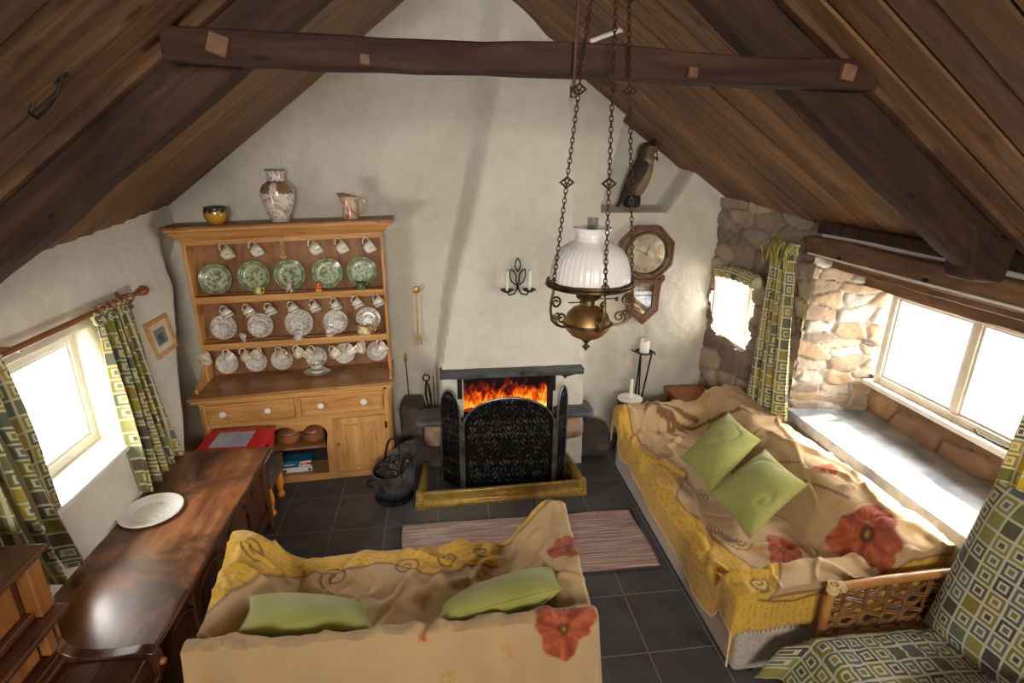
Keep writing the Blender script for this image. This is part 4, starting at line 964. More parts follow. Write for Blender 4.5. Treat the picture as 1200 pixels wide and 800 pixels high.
pot('egg_cup', 'little white flowered egg cup on the middle dresser shelf', 'egg cup', [(0, 0), (.024, 0), (.022, .008), (.010, .022), (.012, .03), (.026, .045), (.029, .078), (.026, .078), (.02, .045), (0, .04)], onshelf(-.431, z2s(-.43)), lambda co: floral(co, S3(222, 216, 206), [S3(90, 80, 90), S3(170, 120, 110)], 60, 9, .6))
def fig_extra(t):
    m = MB(); m.ball((0, 0, .10), .017); m.ball((-.026, 0, .055), .014, (1, 1, 1.6)); m.ball((.026, 0, .055), .014, (1, 1, 1.6)); b = m.build('head', 'paint_china', t, world=False); paint(b, lambda co: floral(co, S3(220, 214, 206), [S3(120, 90, 70), S3(100, 110, 140)], 70, 4, .5))
pot('china_figure', 'blue and white china figure group on the middle dresser shelf', 'figurine', [(0, 0), (.045, 0), (.046, .012), (.038, .03), (.03, .06), (.016, .088), (0, .09)], onshelf(.007, z2s(0)), lambda co: floral(co, S3(216, 212, 206), [S3(86, 96, 120), S3(150, 120, 80), S3(70, 70, 80)], 55, 12, .8), extra=fig_extra)
pot('posy_jug', 'small white jug with pink band on the middle dresser shelf', 'jug', jug_prof(.034, .085), onshelf(.262, z2s(.26)), lambda co: np.where(((co[:, 2] > .03) & (co[:, 2] < .045))[:, None], S3(190, 70, 90), floral(co, S3(222, 216, 206), [S3(150, 160, 130)], 50, 3, .4)), hd(.034, .085), fn=lip(PI, .085))
pot('cream_jug', 'wide cream and gold flowered jug on the middle dresser shelf', 'jug', jug_prof(.062, .092), onshelf(.56, z2s(.56), .34), lambda co: mixc(floral(co, S3(222, 206, 160), [S3(176, 120, 40), S3(150, 130, 60)], 34, 14, .6), S3(140, 90, 60), (co[:, 2] > .088)*1.), hd(.062, .092), fn=lip(PI, .092))
# butter dish: plate, bowl and cover on the worktop
w = dw(.135, .29, .886)
o = plate_obj('serving_plate', .108, flor_plate([S3(190, 180, 190)], None, 41, S3(214, 208, 204))); o.location = w+Vector((0, 0, .0)); o.rotation_euler = (0, 0, DA); o.scale = (1.05, .85, 1)
tag(o, 'oval white serving plate under the stacked bowls on the dresser worktop', 'plate')
for k, (r, h, z, lb) in enumerate(((.068, .038, .010, 'white bowl standing on the serving plate, under a smaller bowl'), (.056, .045, .050, 'smaller flower-rimmed bowl topping the stack on the dresser worktop'))):
    pot('bowl', lb, 'bowl', [(0, 0), (r*.7, 0), (r*.85, h*.3), (r, h), (r*.95, h), (r*.8, h*.35), (0, h*.2)], w+Vector((0, 0, z)), lambda co, k=k, h=h: np.where((co[:, 2] > h*.55)[:, None], floral(co, S3(216, 212, 196), [S3(120, 120, 90), S3(170, 150, 100)], 60, 31+k, .6*k), S3(210, 206, 190)))
# on the top board
zt = lambda x: 2.190+.0267*x
pot('flowerpot_bowl', 'rounded ochre pot with dark zigzag rim on top of the dresser', 'pot', [(0, 0), (.05, 0), (.075, .03), (.088, .07), (.086, .10), (.080, .118), (.086, .13), (.078, .13), (.072, .115), (.078, .08), (0, .03)], dw(-.49, .33, zt(-.49)), lambda co: np.where((co[:, 2] > .095+.012*np.sign(np.sin(np.arctan2(co[:, 1], co[:, 0])*12)))[:, None], S3(58, 48, 52), mixc(np.broadcast_to(S3(196, 148, 50), co.shape), S3(150, 96, 70), np.clip((fbm(co[:, 0]*18, co[:, 1]*18+co[:, 2]*10, 2)-.45)*4, 0, 1))), seg=36)
def vase_col(co):
    co = co/np.array([1.18, 1.18, .9]); z = co[:, 2]; a = np.arctan2(co[:, 1], co[:, 0])
    c = floral(co, S3(214, 208, 194), [S3(170, 60, 54), S3(84, 116, 84), S3(176, 130, 76), S3(120, 96, 70), S3(200, 130, 116)], 62, 17, .6)
    sh = (z > .245) & (z < .33); c = np.where((sh & (np.abs(np.sin(a*2)) > .35))[:, None], mixc(np.broadcast_to(S3(112, 96, 66), co.shape), S3(150, 112, 70), fbm(a*6, z*60, 2)), c)
    c = np.where(((z > .33) & (z < .345))[:, None], S3(110, 60, 80), c); c = np.where((z > .425)[:, None], S3(92, 96, 84), c); c = np.where((z < .03)[:, None], S3(190, 188, 176), c); return c
pot('tall_vase', 'tall cream vase painted with red and green flowers on top of the dresser', 'vase', [(r_*1.18, z_*.90) for r_, z_ in [(0, 0), (.062, 0), (.062, .012), (.07, .05), (.096, .15), (.108, .22), (.107, .265), (.09, .31), (.058, .338), (.052, .36), (.055, .41), (.066, .432), (.066, .44), (.058, .44), (.046, .40), (.045, .35), (0, .33)]], dw(-.02, .34, zt(0)), vase_col, seg=72)
pot('pitcher', 'pale brown moulded pitcher with wavy lip on top of the dresser', 'pitcher', [(0, 0), (.062, 0), (.064, .01), (.058, .05), (.056, .10), (.062, .15), (.075, .185), (.07, .185), (.055, .15), (.048, .10), (.05, .05), (0, .03)], dw(.52, .34, zt(.52)),
    lambda co: mixc(floral(co, S3(196, 172, 142), [S3(150, 118, 90), S3(210, 196, 170), S3(206, 100, 80)], 30, 23, .6), S3(150, 110, 80), (co[:, 2] > .176)*1.), [(.055, 0, .165), (.115, 0, .155), (.125, 0, .10), (.095, 0, .045), (.075, 0, .04)], fn=lambda r, z, a: (r*(1+.30*max(0, math.cos(a-PI))**4*max(0, (z-.12)/.065)+.05*max(0, (z-.12)/.065)*math.sin(a*6)), z+.018*max(0, (z-.14)/.045)*math.cos(a-PI)), seg=40)
# in the niche
for x, lb, k in ((-.132, 'wide brown earthenware bowl under the first arch of the dresser niche', 0), (.072, 'lidded brown earthenware pot under the second arch of the dresser niche', 1)):
    t = thing('earthenware_bowl', lb, 'bowl', dw(x, .15, .3255)); m = MB(); m.noend = True
    m.lathe([(0, 0), (.075, 0), (.10, .04), (.108, .08), (.11, .10), (.104, .10), (.095, .07), (0, .03)], (0, 0, 0), 32); m.build('body', 'terracotta', t, world=False, angle=60)
    m = MB(); m.lathe([(0, .19), (.018, .188), (.02, .175), (.014, .165), (.07, .14), (.095, .105), (.095, .098), (0, .098)] if k else [(0, .15), (.05, .14), (.085, .115), (.097, .10), (.097, .095), (0, .095)], (0, 0, 0), 32); m.build('lid', 'terracotta', t, world=False, angle=60)
t = thing('game_box', 'blue and white game box with coloured picture in the dresser niche', 'box', dw(-.07, .09, .064), DA)
m = MB(); m.box((-.135, -.03, 0), (.11, .09, .05)); m.build('carton', 'whitepaint', t, world=False, bevel=.003)
m = MB(); m.box((-.136, -.034, .05), (.112, .094, .115)); m.build('lid', m_plain('teal box print', S(24, 92, 128), S(38, 110, 144), 6, .4), t, world=False, bevel=.003)
rn = random.Random(8)
m = MB(); m.box((-.13, -.0355, .075), (-.03, -.0335, .082)); m.build('printed_line', 'white', t, world=False)
m = MB(); m.prism([(.0, .058), (.108, .056), (.108, .108), (.02, .104)], -.0365, -.0338, 'y'); m.build('picture_patch', 'white', t, world=False)
for k in range(5):
    m = MB(); m.ball((.028+.018*k, -.0365, .080+.005*(k % 2)), .010, (1, .2, 1.4), 10); m.build('picture_blob', m_plain('print ink', (S(210, 60, 40), S(230, 170, 40), S(224, 120, 30), S(196, 40, 60), S(180, 30, 60))[k], None), t, world=False)
m = MB(); m.box((-.125, -.0315, .008), (-.105, -.0295, .03)); m.box((.078, -.0315, .008), (.098, -.0295, .03)); m.build('printed_patch', 'black', t, world=False)
t = thing('board_game_case', 'black case with diamond edging lying behind the blue game box in the niche', 'box', dw(-.03, .32, .064), DA)
m = MB(); m.box((-.19, -.09, 0), (.18, .14, .19)); m.build('case', 'black', t, world=False, bevel=.004)
m = MB()
for k in range(6): m.prism([(-.15+.05*k, .165), (-.13+.05*k, .15), (-.11+.05*k, .165), (-.13+.05*k, .18)], -.093, -.0895, 'y')
m.build('diamond_print', 'white', t, world=False)
# ================================================================== CHEST, BENCH, PIANO
ch = thing('coffer_chest', 'long dark oak panelled chest under the white-framed window', 'chest', (-1.62, 2.89, 0))
X0, X1, Y0, Y1, H_ = -1.925, -1.345, 2.03, 3.75, .618
m = MB(); m.hexa([(X0-.01, Y0-.02, H_), (X1+.04, Y0-.015, H_), (X1+.045, Y1+.02, H_), (X0-.01, Y1+.02, H_), (X0-.01, Y0-.02, .652), (X1+.04, Y0-.015, .648), (X1+.045, Y1+.02, .65), (X0-.01, Y1+.02, .652)]); m.build('lid', 'oak_top', ch, bevel=.008)
m = MB(); m.box((X1+.036, Y0-.01, H_+.006), (X1+.052, Y1+.02, .640)); m.build('lid_moulding', 'oak', ch, bevel=.006)
m = MB(); m.box((X0, Y0+.03, .05), (X1-.03, Y1-.03, H_)); m.build('carcass', 'oak', ch)
st = [Y0, Y0+.44, Y0+.86, Y0+1.29, Y1-.075]
for y in st:
    m = MB(); m.box((X1-.04, y, 0), (X1, y+.075, H_)); m.build('stile', 'oak', ch, bevel=.004)
for z0, z1 in ((.5, H_), (.08, .17)):
    m = MB(); m.box((X1-.04, Y0, z0), (X1-.003, Y1, z1)); m.build('rail', 'oak', ch, bevel=.004)
for a_, b_ in zip(st, st[1:]):
    ya, yb, n = a_+.075, b_, 12; p = [(ya, .17), (yb, .17), (yb, .40)]+[((ya+yb)/2+(yb-ya)/2*math.cos(PI*k/n), .40+.09*math.sin(PI*k/n)) for k in range(1, n)]+[(ya, .40)]
    m = MB(); m.prism(p, X1-.03, X1-.018, 'x'); m.build('panel', 'oak', ch, bevel=.006)
    m = MB(); m.tube([(X1-.012, y_, z_) for y_, z_ in p[2:]], .008, 6); m.build('arch_moulding', 'oak', ch)
m = MB(); m.box((X0, Y0, 0), (X1-.04, Y0+.03, H_)); m.build('end_panel', 'oak', ch, bevel=.004)
m = MB()
for k in range(26): m.cyl((X0+.012+.0225*k, Y0-.014, H_-.004), (X0+.012+.0225*k, Y0-.014, H_-.018), .008, .004, 6)
m.build('carved_edge', 'soot', ch)
o = plate_obj('charger_plate', .168, lambda co: mixc(np.broadcast_to(S3(226, 222, 212), co.shape), S3(190, 186, 174), np.clip((fbm(co[:, 0]*40, co[:, 1]*40, 77)-.6)*6, 0, 1)*(np.hypot(co[:, 0], co[:, 1]) < .09)), .02)
o.location = (-1.775, 3.03, .653); tag(o, 'large white plate with raised rim lying on the dark chest', 'plate')
m = MB(); rp = [(.166*math.cos(2*PI*k/48), .166*math.sin(2*PI*k/48), .018) for k in range(48)]; m.tube(rp, .006, 8, closed=True); b = m.build('beaded_rim', 'paint_china', o, world=False); paint(b, lambda co: np.broadcast_to(S3(222, 218, 208), co.shape))
# bench with turned legs, red-lidded box
bn = thing('low_bench', 'low grey-brown wooden bench with orange turned legs between chest and dresser', 'bench', (-1.62, 3.98, 0))
m = MB(); m.box((-1.865, 3.80, .355), (-1.345, 4.16, .385)); m.build('seat', 'greywood', bn, bevel=.006)
m = MB(); m.box((-1.362, 3.81, .265), (-1.342, 4.15, .355)); m.build('apron', 'greywood', bn, bevel=.004)
m = MB(); m.box((-1.855, 3.81, .265), (-1.36, 3.83, .355)); m.build('apron', 'greywood', bn, bevel=.004)
lp = [(0, 0), (.026, .0), (.034, .02), (.026, .045), (.018, .055), (.024, .08), (.034, .13), (.03, .19), (.022, .225), (.03, .24), (.03, .27), (0, .27)]
for x, y in ((-1.385, 3.845), (-1.385, 4.11), (-1.825, 3.845), (-1.825, 4.11)):
    m = MB(); m.lathe(lp, (x, y, 0), 20); m.build('leg', 'turned', bn, label='orange varnished turned leg')
bx = thing('storage_box', 'cloudy plastic storage box with bright red lid on the low bench', 'box', (-1.62, 3.97, .386))
m = MB(); m.hexa([(-1.80, 3.83, .386), (-1.42, 3.83, .386), (-1.42, 4.10, .386), (-1.80, 4.10, .386), (-1.83, 3.805, .60), (-1.385, 3.805, .60), (-1.385, 4.135, .60), (-1.83, 4.135, .60)]); m.build('tub', 'clearbox', bx, bevel=.015)
m = MB(); m.box((-1.85, 3.79, .595), (-1.365, 4.15, .622)); m.build('lid', 'red', bx, bevel=.008)
m = MB(); m.box((-1.77, 3.85, .620), (-1.50, 4.09, .6245)); m.build('lid_window', 'clearbox', bx, bevel=.003)
for x in (-1.47, -1.425):
    m = MB(); m.box((x, 3.81, .62), (x+.012, 4.13, .628)); m.build('lid_rib', 'red', bx, bevel=.003)
m = MB(); m.box((-1.37, 3.88, .56), (-1.352, 4.05, .615)); m.build('clip', 'red', bx, bevel=.005)
# piano
pn = thing('upright_piano', 'dark polished upright piano with stepped front standing beside the oak chest', 'piano', (-1.7, 1.3, 0))
YE, YS = 1.985, .45
def pbox(name, lo, hi, mt='piano', bev=.006, parent=None, **k):
    m_ = MB(); m_.box(lo, hi); return m_.build(name, mt, parent or pn, bevel=bev, **k)
pbox('top_board', (-2.0, YS, 1.205), (-1.585, YE+.03, 1.232), bev=.009)
pbox('upper_case', (-1.98, YS, .95), (-1.665, YE-.02, 1.205))
pbox('end_pilaster', (-1.665, YE-.07, .955), (-1.61, YE, 1.205), 'piano_light', .004)
pbox('end_panel', (-1.98, YE-.02, 0), (-1.62, YE, 1.205), 'piano_light', .005)
pbox('upper_panel', (-1.672, YS, .99), (-1.655, YE-.10, 1.18), 'piano_light', .008)
pbox('panel_moulding', (-1.668, YS, 1.182), (-1.640, YE-.07, 1.20)); pbox('panel_moulding', (-1.668, YS, .955), (-1.632, YE-.07, .985))
pbox('music_shelf', (-1.70, YS, .925), (-1.560, YE+.01, .952), bev=.008)
pbox('lower_case', (-1.98, YS, .66), (-1.655, YE-.02, .925))
pbox('lower_panel', (-1.64, YS, .80), (-1.622, YE-.12, .915), 'piano_light', .006)
pbox('small_pilaster', (-1.64, YE-.10, .79), (-1.60, YE-.055, .92), 'piano_light', .004)
for k, (x, z) in enumerate(((-1.605, .755), (-1.585, .735))):
    pbox('step_moulding', (-1.65, YS, z-.02), (x, YE-.05, z), 'piano', .005)
prof = [(-1.64, .54), (-1.64, .88), (-1.632, .86), (-1.62, .80), (-1.60, .75), (-1.56, .722), (-1.50, .708), (-1.40, .704), (-1.33, .712), (-1.29, .712), (-1.262, .70), (-1.248, .67), (-1.248, .60), (-1.26, .54)]
m = MB(); m.prism(prof, YE-.055, YE-.005, 'y'); m.build('key_cheek', 'piano', pn, bevel=.008)
m = MB(); m.prism([(-1.64, .57), (-1.64, .70), (-1.32, .69), (-1.285, .68), (-1.275, .64), (-1.275, .57)], YS, YE-.055, 'y'); m.build('fall_board', 'piano', pn, bevel=.008)
pbox('fall_hinge', (-1.47, YS, .692), (-1.464, YE-.06, .6975), 'brass_dark', .001)
pbox('key_bed', (-1.62, YS, .535), (-1.255, YE-.03, .575), 'piano', .008)
m = MB(); m.ball((-1.243, YE-.03, .635), .017, (1, 1, 1)); m.build('corner_bead', 'piano_light', pn)
pbox('plinth', (-1.98, YS, 0), (-1.58, YE-.01, .11), 'piano', .006); pbox('knee_panel', (-1.66, YS, .11), (-1.64, YE-.02, .60), 'piano', .004)
m = MB(); m.lathe([(0, 0), (.035, 0), (.03, .03), (.022, .06), (.036, .2), (.04, .33), (.03, .40), (.04, .425), (0, .425)], (-1.30, YE-.06, .11), 20); m.build('leg', 'piano', pn)
m = MB(); m.box((-1.62, YE-.1, 0), (-1.22, YE-.02, .11)); m.build('toe_block', 'piano', pn, bevel=.006)

# ================================================================== CURTAINS
def curtain(name, label, top, bot, zt, zb, xt, xb, folds, amp, mt, seed, axis='y', full=1.7, nz=70, nf=160, tuck=None, group=None, tie=True):
    """cloth hung from top=(y0,y1) to bot=(y0,y1); folds push along x"""
    s = np.linspace(0, 1, nf); h = np.linspace(0, 1, nz); Sg, Hh = np.meshgrid(s, h)
    y0 = top[0]+(bot[0]-top[0])*Hh**1.2; y1 = top[1]+(bot[1]-top[1])*Hh**1.2
    ph = folds*2*PI*(Sg+.05*np.sin(Sg*7+seed)+.025*np.sin(Hh*3+Sg*5+seed))
    a = amp*(.55+.75*np.sin(PI*np.clip(Hh*.5+.5, 0, 1))*0+.65*Hh)*(.75+.5*vnoise(Sg*folds+seed, Hh*1.5, seed))
    Yc = y0+(y1-y0)*Sg+a*.45*np.cos(ph)
    Xc = xt+(xb-xt)*Hh+a*np.sin(ph)+.008*(fbm(Sg*20, Hh*8, seed)-.5)
    Zc = zt+(zb-zt)*Hh+.012*np.sin(Sg*9+seed)*Hh
    if tuck is not None: Xc, Yc, Zc = tuck(Xc, Yc, Zc, Sg, Hh)
    wid = full*abs(top[1]-top[0]); UV = np.stack([Sg*wid+seed*.37, (1-Hh)*abs(zt-zb)+.013*seed], -1)
    t = thing(name, label, 'curtain', (xt, (top[0]+top[1])/2, zb), group=group)
    o = grid_obj('cloth', [(np.stack([Xc, Yc, Zc], -1),)], mt, t, uvs=[UV], thick=.003, angle=80)
    # gathered heading
    hh = np.linspace(0, 1, 8); S2, H2 = np.meshgrid(s, hh); ph2 = folds*2.6*2*PI*S2
    Y2 = top[0]-.01+(top[1]-top[0]+.02)*S2+.012*np.cos(ph2*1.3); X2 = xt+amp*.42*np.sin(ph2)+.006*np.sin(H2*9); Z2 = zt+.045-.085*H2+.008*np.sin(ph2*.5)
    grid_obj('heading', [(np.stack([X2, Y2, Z2], -1),)], mt, t, uvs=[np.stack([S2*wid*1.3+3, H2*.09+5], -1)], thick=.003, angle=80)
    return t
curtain('curtain', 'square-patterned curtain hanging over the chest between window and framed picture', (3.33, 3.72), (3.20, 3.78), 1.775, .675, -2.02, -1.92, 5, .05, 'squares', 3, full=1.7)
curtain('curtain', 'square-patterned curtain hanging over the chest beside the dark piano', (2.02, 2.60), (2.0, 2.66), 1.79, .70, -2.01, -1.92, 5, .055, 'squares', 9, full=1.8)
t = thing('curtain_pole', 'turned brown wooden curtain pole over the white-framed window', 'curtain pole', (-2.02, 3.0, 1.81))
m = MB(); m.cyl((-2.02, 1.9, 1.812), (-2.02, 3.86, 1.812), .0165, .0165, 16); m.build('pole', 'rodwood', t)
m = MB(); m.lathe([(0, 0), (.02, 0), (.026, .01), (.018, .022), (.03, .04), (.036, .06), (.03, .085), (.014, .1), (0, .104)], (-2.02, 3.855, 1.812), 20, Matrix.Rotation(R(-90), 4, 'X')); m.build('finial', 'rodwood', t)
for y in (3.38, 3.45, 3.52, 3.59, 3.66, 3.73, 2.08, 2.17, 2.26, 2.35, 2.44, 2.50):
    m = MB(); m.tube([(-2.02+.028*math.cos(2*PI*k/18), y+.004*math.sin(k), 1.806+.028*math.sin(2*PI*k/18)) for k in range(18)], .0065, 8, closed=True); m.build('ring', 'rodwood', t)
for y in (3.80, 2.75):
    m = MB(); m.cyl((-2.13, y, 1.80), (-2.02, y, 1.80), .014, .014, 10); m.lathe([(0, 0), (.035, 0), (.03, .015), (0, .018)], (-2.14, y, 1.80), 16, Matrix.Rotation(R(90), 4, 'Y')); m.build('bracket', 'rodwood', t)
# framed picture on the left wall
t = thing('framed_picture', 'small brown-framed picture on the rough plaster between curtain and dresser', 'picture', (-2.07, 4.12, 1.43))
Mx = Matrix.Translation((-2.065, 4.10, 1.425)) @ Matrix.Rotation(R(-9), 4, 'Y') @ Matrix.Rotation(R(0), 4, 'X')
def fr(a, b, c, d): return (0, a, b), (.02, c, d)
m = MB()
for q in ((-.16, .105, .16, .135), (-.16, -.135, .16, -.105), (-.16, -.105, -.13, .105), (.13, -.105, .16, .105)): m.box(*fr(*q), Mx)
m.build('frame', 'pine', t, bevel=.004)
m = MB(); m.box((0, -.13, -.105), (.006, .13, .105), Mx); m.build('mount', 'creampaint', t)
m = MB(); m.box((.005, -.075, -.06), (.0085, .075, .06), Mx); b = m.build('print', 'paint_matte', t); paint(b, lambda co: np.broadcast_to(S3(128, 130, 122), co.shape))
m = MB(); m.box((.008, -.05, -.045), (.0095, .03, .02), Mx); b = m.build('print_figure', 'paint_matte', t); paint(b, lambda co: np.broadcast_to(S3(84, 84, 80), co.shape))

# ================================================================== RUG
t = thing('hearth_rug', 'brown and pink striped woven rug on the slate floor before the fender', 'rug', (.54, 3.26, .001))
P = np.zeros((40, 90, 3)); u, v = np.meshgrid(np.linspace(0, 1, 90), np.linspace(0, 1, 40))
P[..., 0] = -.35+1.79*u+.01*np.sin(v*5); P[..., 1] = 2.93+.65*v-.0*u+.006*np.sin(u*9); P[..., 2] = .011+.004*fbm(u*14, v*5, 2)
grid_obj('pile', [(P,)], 'rug', t, thick=.012)
m = MB(); m.tube([(-.35, 2.93, .012), (1.44, 2.93, .012), (1.445, 3.58, .012), (-.345, 3.58, .012)], .008, 8, closed=True); m.build('bound_edge', m_plain('brown binding', S(64, 48, 44), S(84, 64, 58), 40, .9), t)

# ================================================================== SOFAS UNDER THROWS
def smax(a, b, k=.05):
    h = np.clip(.5+.5*(a-b)/k, 0, 1); return b*(1-h)+a*h+k*h*(1-h)
def drape(L, D, hf, hb, h0, h1, height, ds=.0095, seed=1, hemv=.05, fold=.02, front=None, splay=.10):
    """cloth over a seat; local X along the length, Y from front to back. returns P, s, t"""
    tt, ss = np.meshgrid(np.arange(-h0, L+h1+ds, ds), np.arange(-hf, D+hb+ds, ds))
    Yl, Xl = np.clip(ss, 0, D), np.clip(tt, 0, L)
    df, db, d0, d1 = np.maximum(0, -ss), np.maximum(0, ss-D), np.maximum(0, -tt), np.maximum(0, tt-L)
    hem = 1+hemv*2*(vnoise(Xl*3.1+Yl*3.7, Yl*0+seed, seed)-.5)
    if front is not None: df = df*front(Xl)
    z = height(Xl, Yl)-(df+db+d0+d1)*hem
    fo = fold*np.sin(Xl*13+seed+2*np.sin(Xl*4))*np.clip((df+db)/.2, 0, 1); fo2 = fold*np.sin(Yl*14+seed)*np.clip((d0+d1)/.2, 0, 1)
    Yw = Yl-(df > 0)*(.012+splay*.5*df-fo)+(db > 0)*(.012+.12*db+fo)
    Xw = Xl-(d0 > 0)*(.012+splay*.4*d0-fo2)+(d1 > 0)*(.012+.12*d1+fo2)
    # rumples
    w = fbm(Xl*2.2+Yl*1.1, Yl*2.0-Xl*.8, seed+5, 3); rid = np.abs(w-.5)*2
    flat = (df+db+d0+d1 < .02)
    z = z+.030*(fbm(Xl*3, Yl*3, seed+8, 3)-.5)+.024*np.exp(-(rid/.07)**2)*flat
    w3_ = fbm(Xl*1.5-Yl*3.2, Yl*1.2+Xl*1.1, seed+25, 2); z = z+.020*np.exp(-(np.abs(w3_-.5)*2/.05)**2)*flat
    w2 = fbm(Xl*5+Yl*2.6, Yl*3.4-Xl*1.2, seed+15, 2); z = z-.010*np.exp(-(np.abs(w2-.5)*2/.12)**2)
    return np.stack([Xw, Yw, np.maximum(z, .012)], -1), ss, tt
BEIGE, YEL, BRN, RED1, RED2 = S3(178, 147, 105), S3(198, 156, 60), S3(92, 64, 40), S3(142, 62, 36), S3(178, 94, 58)
def poppy(c, t, s, ct, cs, r, rot, seed, squash=.75):
    x, y = (t-ct), (s-cs); a = math.cos(rot)*x+math.sin(rot)*y; b = (-math.sin(rot)*x+math.cos(rot)*y)/squash
    th, rho = np.arctan2(b, a), np.hypot(a, b)
    edge = r*(.80+.13*np.sin(3*th+seed)+.06*np.sin(7*th+seed*2)+.10*(vnoise(th*5, th*0+seed, seed)-.5))
    k = np.clip((edge-rho)/.012, 0, 1)
    stv = fbm(th*9, rho*14, seed, 3); petal = mixc(mixc(np.broadcast_to(RED1, c.shape), RED2, np.clip((stv-.35)*2.6, 0, 1)), S3(122, 46, 26), np.clip((np.abs(np.sin(th*1.5+seed))-.93)*14, 0, 1)*.8)
    petal = mixc(petal, S3(70, 40, 26), np.clip((.22*r-rho)/.02, 0, 1)*.9); petal = mixc(petal, S3(150, 120, 50), np.clip((.08*r-rho)/.01, 0, 1))
    return mixc(c, petal, k)
def stroke(c, t, s, pts, w, col):
    k = np.zeros(t.shape); pts = [np.array(p) for p in pts]
    for p, q in zip(pts, pts[1:]):
        d = q-p; L2 = max(1e-9, d @ d); u = np.clip(((t-p[0])*d[0]+(s-p[1])*d[1])/L2, 0, 1); dist = np.hypot(t-p[0]-u*d[0], s-p[1]-u*d[1]); k = np.maximum(k, np.clip((w-dist)/.006+.5, 0, 1))
    return mixc(c, col, k)
def curl(cx, cy, r, a0, turns=1.6, n=40, flip=1): return [(cx+r*(1-.8*i/n)*math.cos(a0+flip*turns*2*PI*i/n), cy+r*(1-.8*i/n)*math.sin(a0+flip*turns*2*PI*i/n)) for i in range(n+1)]
def cloth_base(t, s, seed):
    n = fbm(t*6, s*6, seed); c = mixc(np.broadcast_to(BEIGE*.92, t.shape+(3,)), BEIGE*1.1, n)
    # scattered gold sprigs
    f1, f2, cid = worley(t*3.2, s*3.2, seed+3); c = mixc(c, S3(176, 128, 44), ((f1 < .13) & (cid > .45) & (vnoise(t*90, s*90, seed) > .45))*.55)
    return c
def border(c, t, s, k, seed):
    """yellow quilted border with rows of brown script where k>0"""
    y = mixc(np.broadcast_to(YEL*.93, c.shape), YEL*1.08, fbm(t*9, s*9, seed))
    row = (s+.006*np.sin(t*34)+t*.05)/.034; li = np.abs((row % 1)-.5) < .12
    scr = li & (vnoise(t*75, np.floor(row)*3.1, seed) > .45)
    y = mixc(y, S3(128, 92, 30), scr*.5)
    c = mixc(c, y, np.clip(k/.008, 0, 1)); return mixc(c, BRN, np.clip(1.5-np.abs(k)/.007, 0, 1)*.8)

# ---- sofa by the wide window
so_ = thing('sofa', 'long greige sofa under the wide window, draped with a poppy-patterned throw', 'sofa', (2.1, 3.15, 0))
def sbox(name, lo, hi, bev=.03, par=None):
    m_ = MB(); m_.box(lo, hi); return m_.build(name, 'sofa_cloth', par or so_, bevel=bev, seg=3)
sbox('base', (1.515, 2.09, .012), (2.62, 4.24, .30)); sbox('seat_cushion', (1.54, 2.24, .29), (2.3, 3.14, .375), .04); sbox('seat_cushion', (1.54, 3.15, .29), (2.3, 4.06, .375), .04)
sbox('arm', (1.57, 2.115, .28), (2.60, 2.20, .52), .04); sbox('arm', (1.57, 4.10, .28), (2.60, 4.22, .52), .04)
m = MB(); m.prism([(2.34, .29), (2.63, .29), (2.64, .68), (2.58, .68)], 2.13, 4.20, 'y'); m.build('backrest', 'sofa_cloth', so_, bevel=.03)
for x, y in ((1.63, 2.12), (1.63, 4.18), (2.6, 2.12), (2.6, 4.18)):
    m = MB(); m.cyl((x, y, 0), (x, y, .03), .022, .028, 12); m.build('foot', 'black', so_)
LR, DR = 2.15, 1.17
def hR(X, Y):
    seat = .425+.02*sst(0, .1, Y)+.02*np.sin(X*4.3)*.5
    back = .44+.31*sst(.60, .98, Y)+.015*np.sin(X*3)
    arm0 = .43+.175*(1-sst(.13, .24, X))*(.85+.15*sst(.1, .5, Y)); arm1 = .43+.185*sst(LR-.26, LR-.12, X)
    h = smax(seat, back, .03); h = smax(h, arm0, .03); h = smax(h, arm1, .03)
    return h-.03*(1-sst(0, .06, Y))
P, s, t = drape(LR, DR, .16, .03, .24, .22, hR, seed=4, hemv=.22, fold=.012, front=lambda X: 1.40-.32*X, splay=.02)
c = cloth_base(t, s, 3)
k = .165+.10*np.sin(t*5.6+.4)+.04*np.sin(t*11)-s
k = np.maximum(k, -.045-t); k = np.maximum(k, (t-2.13)*(s < .35)+(s >= .35)*-1)
c = border(c, t, s, k, 5)
for (ct, cs, r, a, f) in ((.04, .12, .055, 1, 1), (.98, .27, .05, 3, -1)): c = stroke(c, t, s, curl(ct, cs, r, a, 1.5, 60, f), .006, BRN)
for cc_, rr_ in ((1.62, .10), (1.12, .20), (.56, .16)):
    for j in range(5): c = stroke(c, t, s, [(cc_+(.05+.022*j)*math.cos(q), rr_+.10+(.05+.022*j)*math.sin(q)) for q in np.linspace(2.4, 5.6, 22)], .0042, BRN)
for j in range(0): c = stroke(c, t, s, [(.98+.05*j+.03*math.cos(q), .27+.012*j+.07*math.sin(q)) for q in np.linspace(.4, 2.4, 9)], .005, BRN)
c = stroke(c, t, s, [(-.05, .1), (-.09, .3), (-.06, .45), (-.11, .6), (-.08, .75)], .006, BRN)
c = stroke(c, t, s, [(1.0, .72), (.7, .86), (.45, .93)], .007, S3(110, 82, 44)); c = stroke(c, t, s, [(1.05, .83), (.75, .95), (.5, 1.0)], .006, S3(110, 82, 44))
c = poppy(c, t, s, .38, .50, .16, .4, 3); c = poppy(c, t, s, .20, .86, .25, .2, 5, .7); c = poppy(c, t, s, .75, 1.02, .11, 1.0, 8, .8)
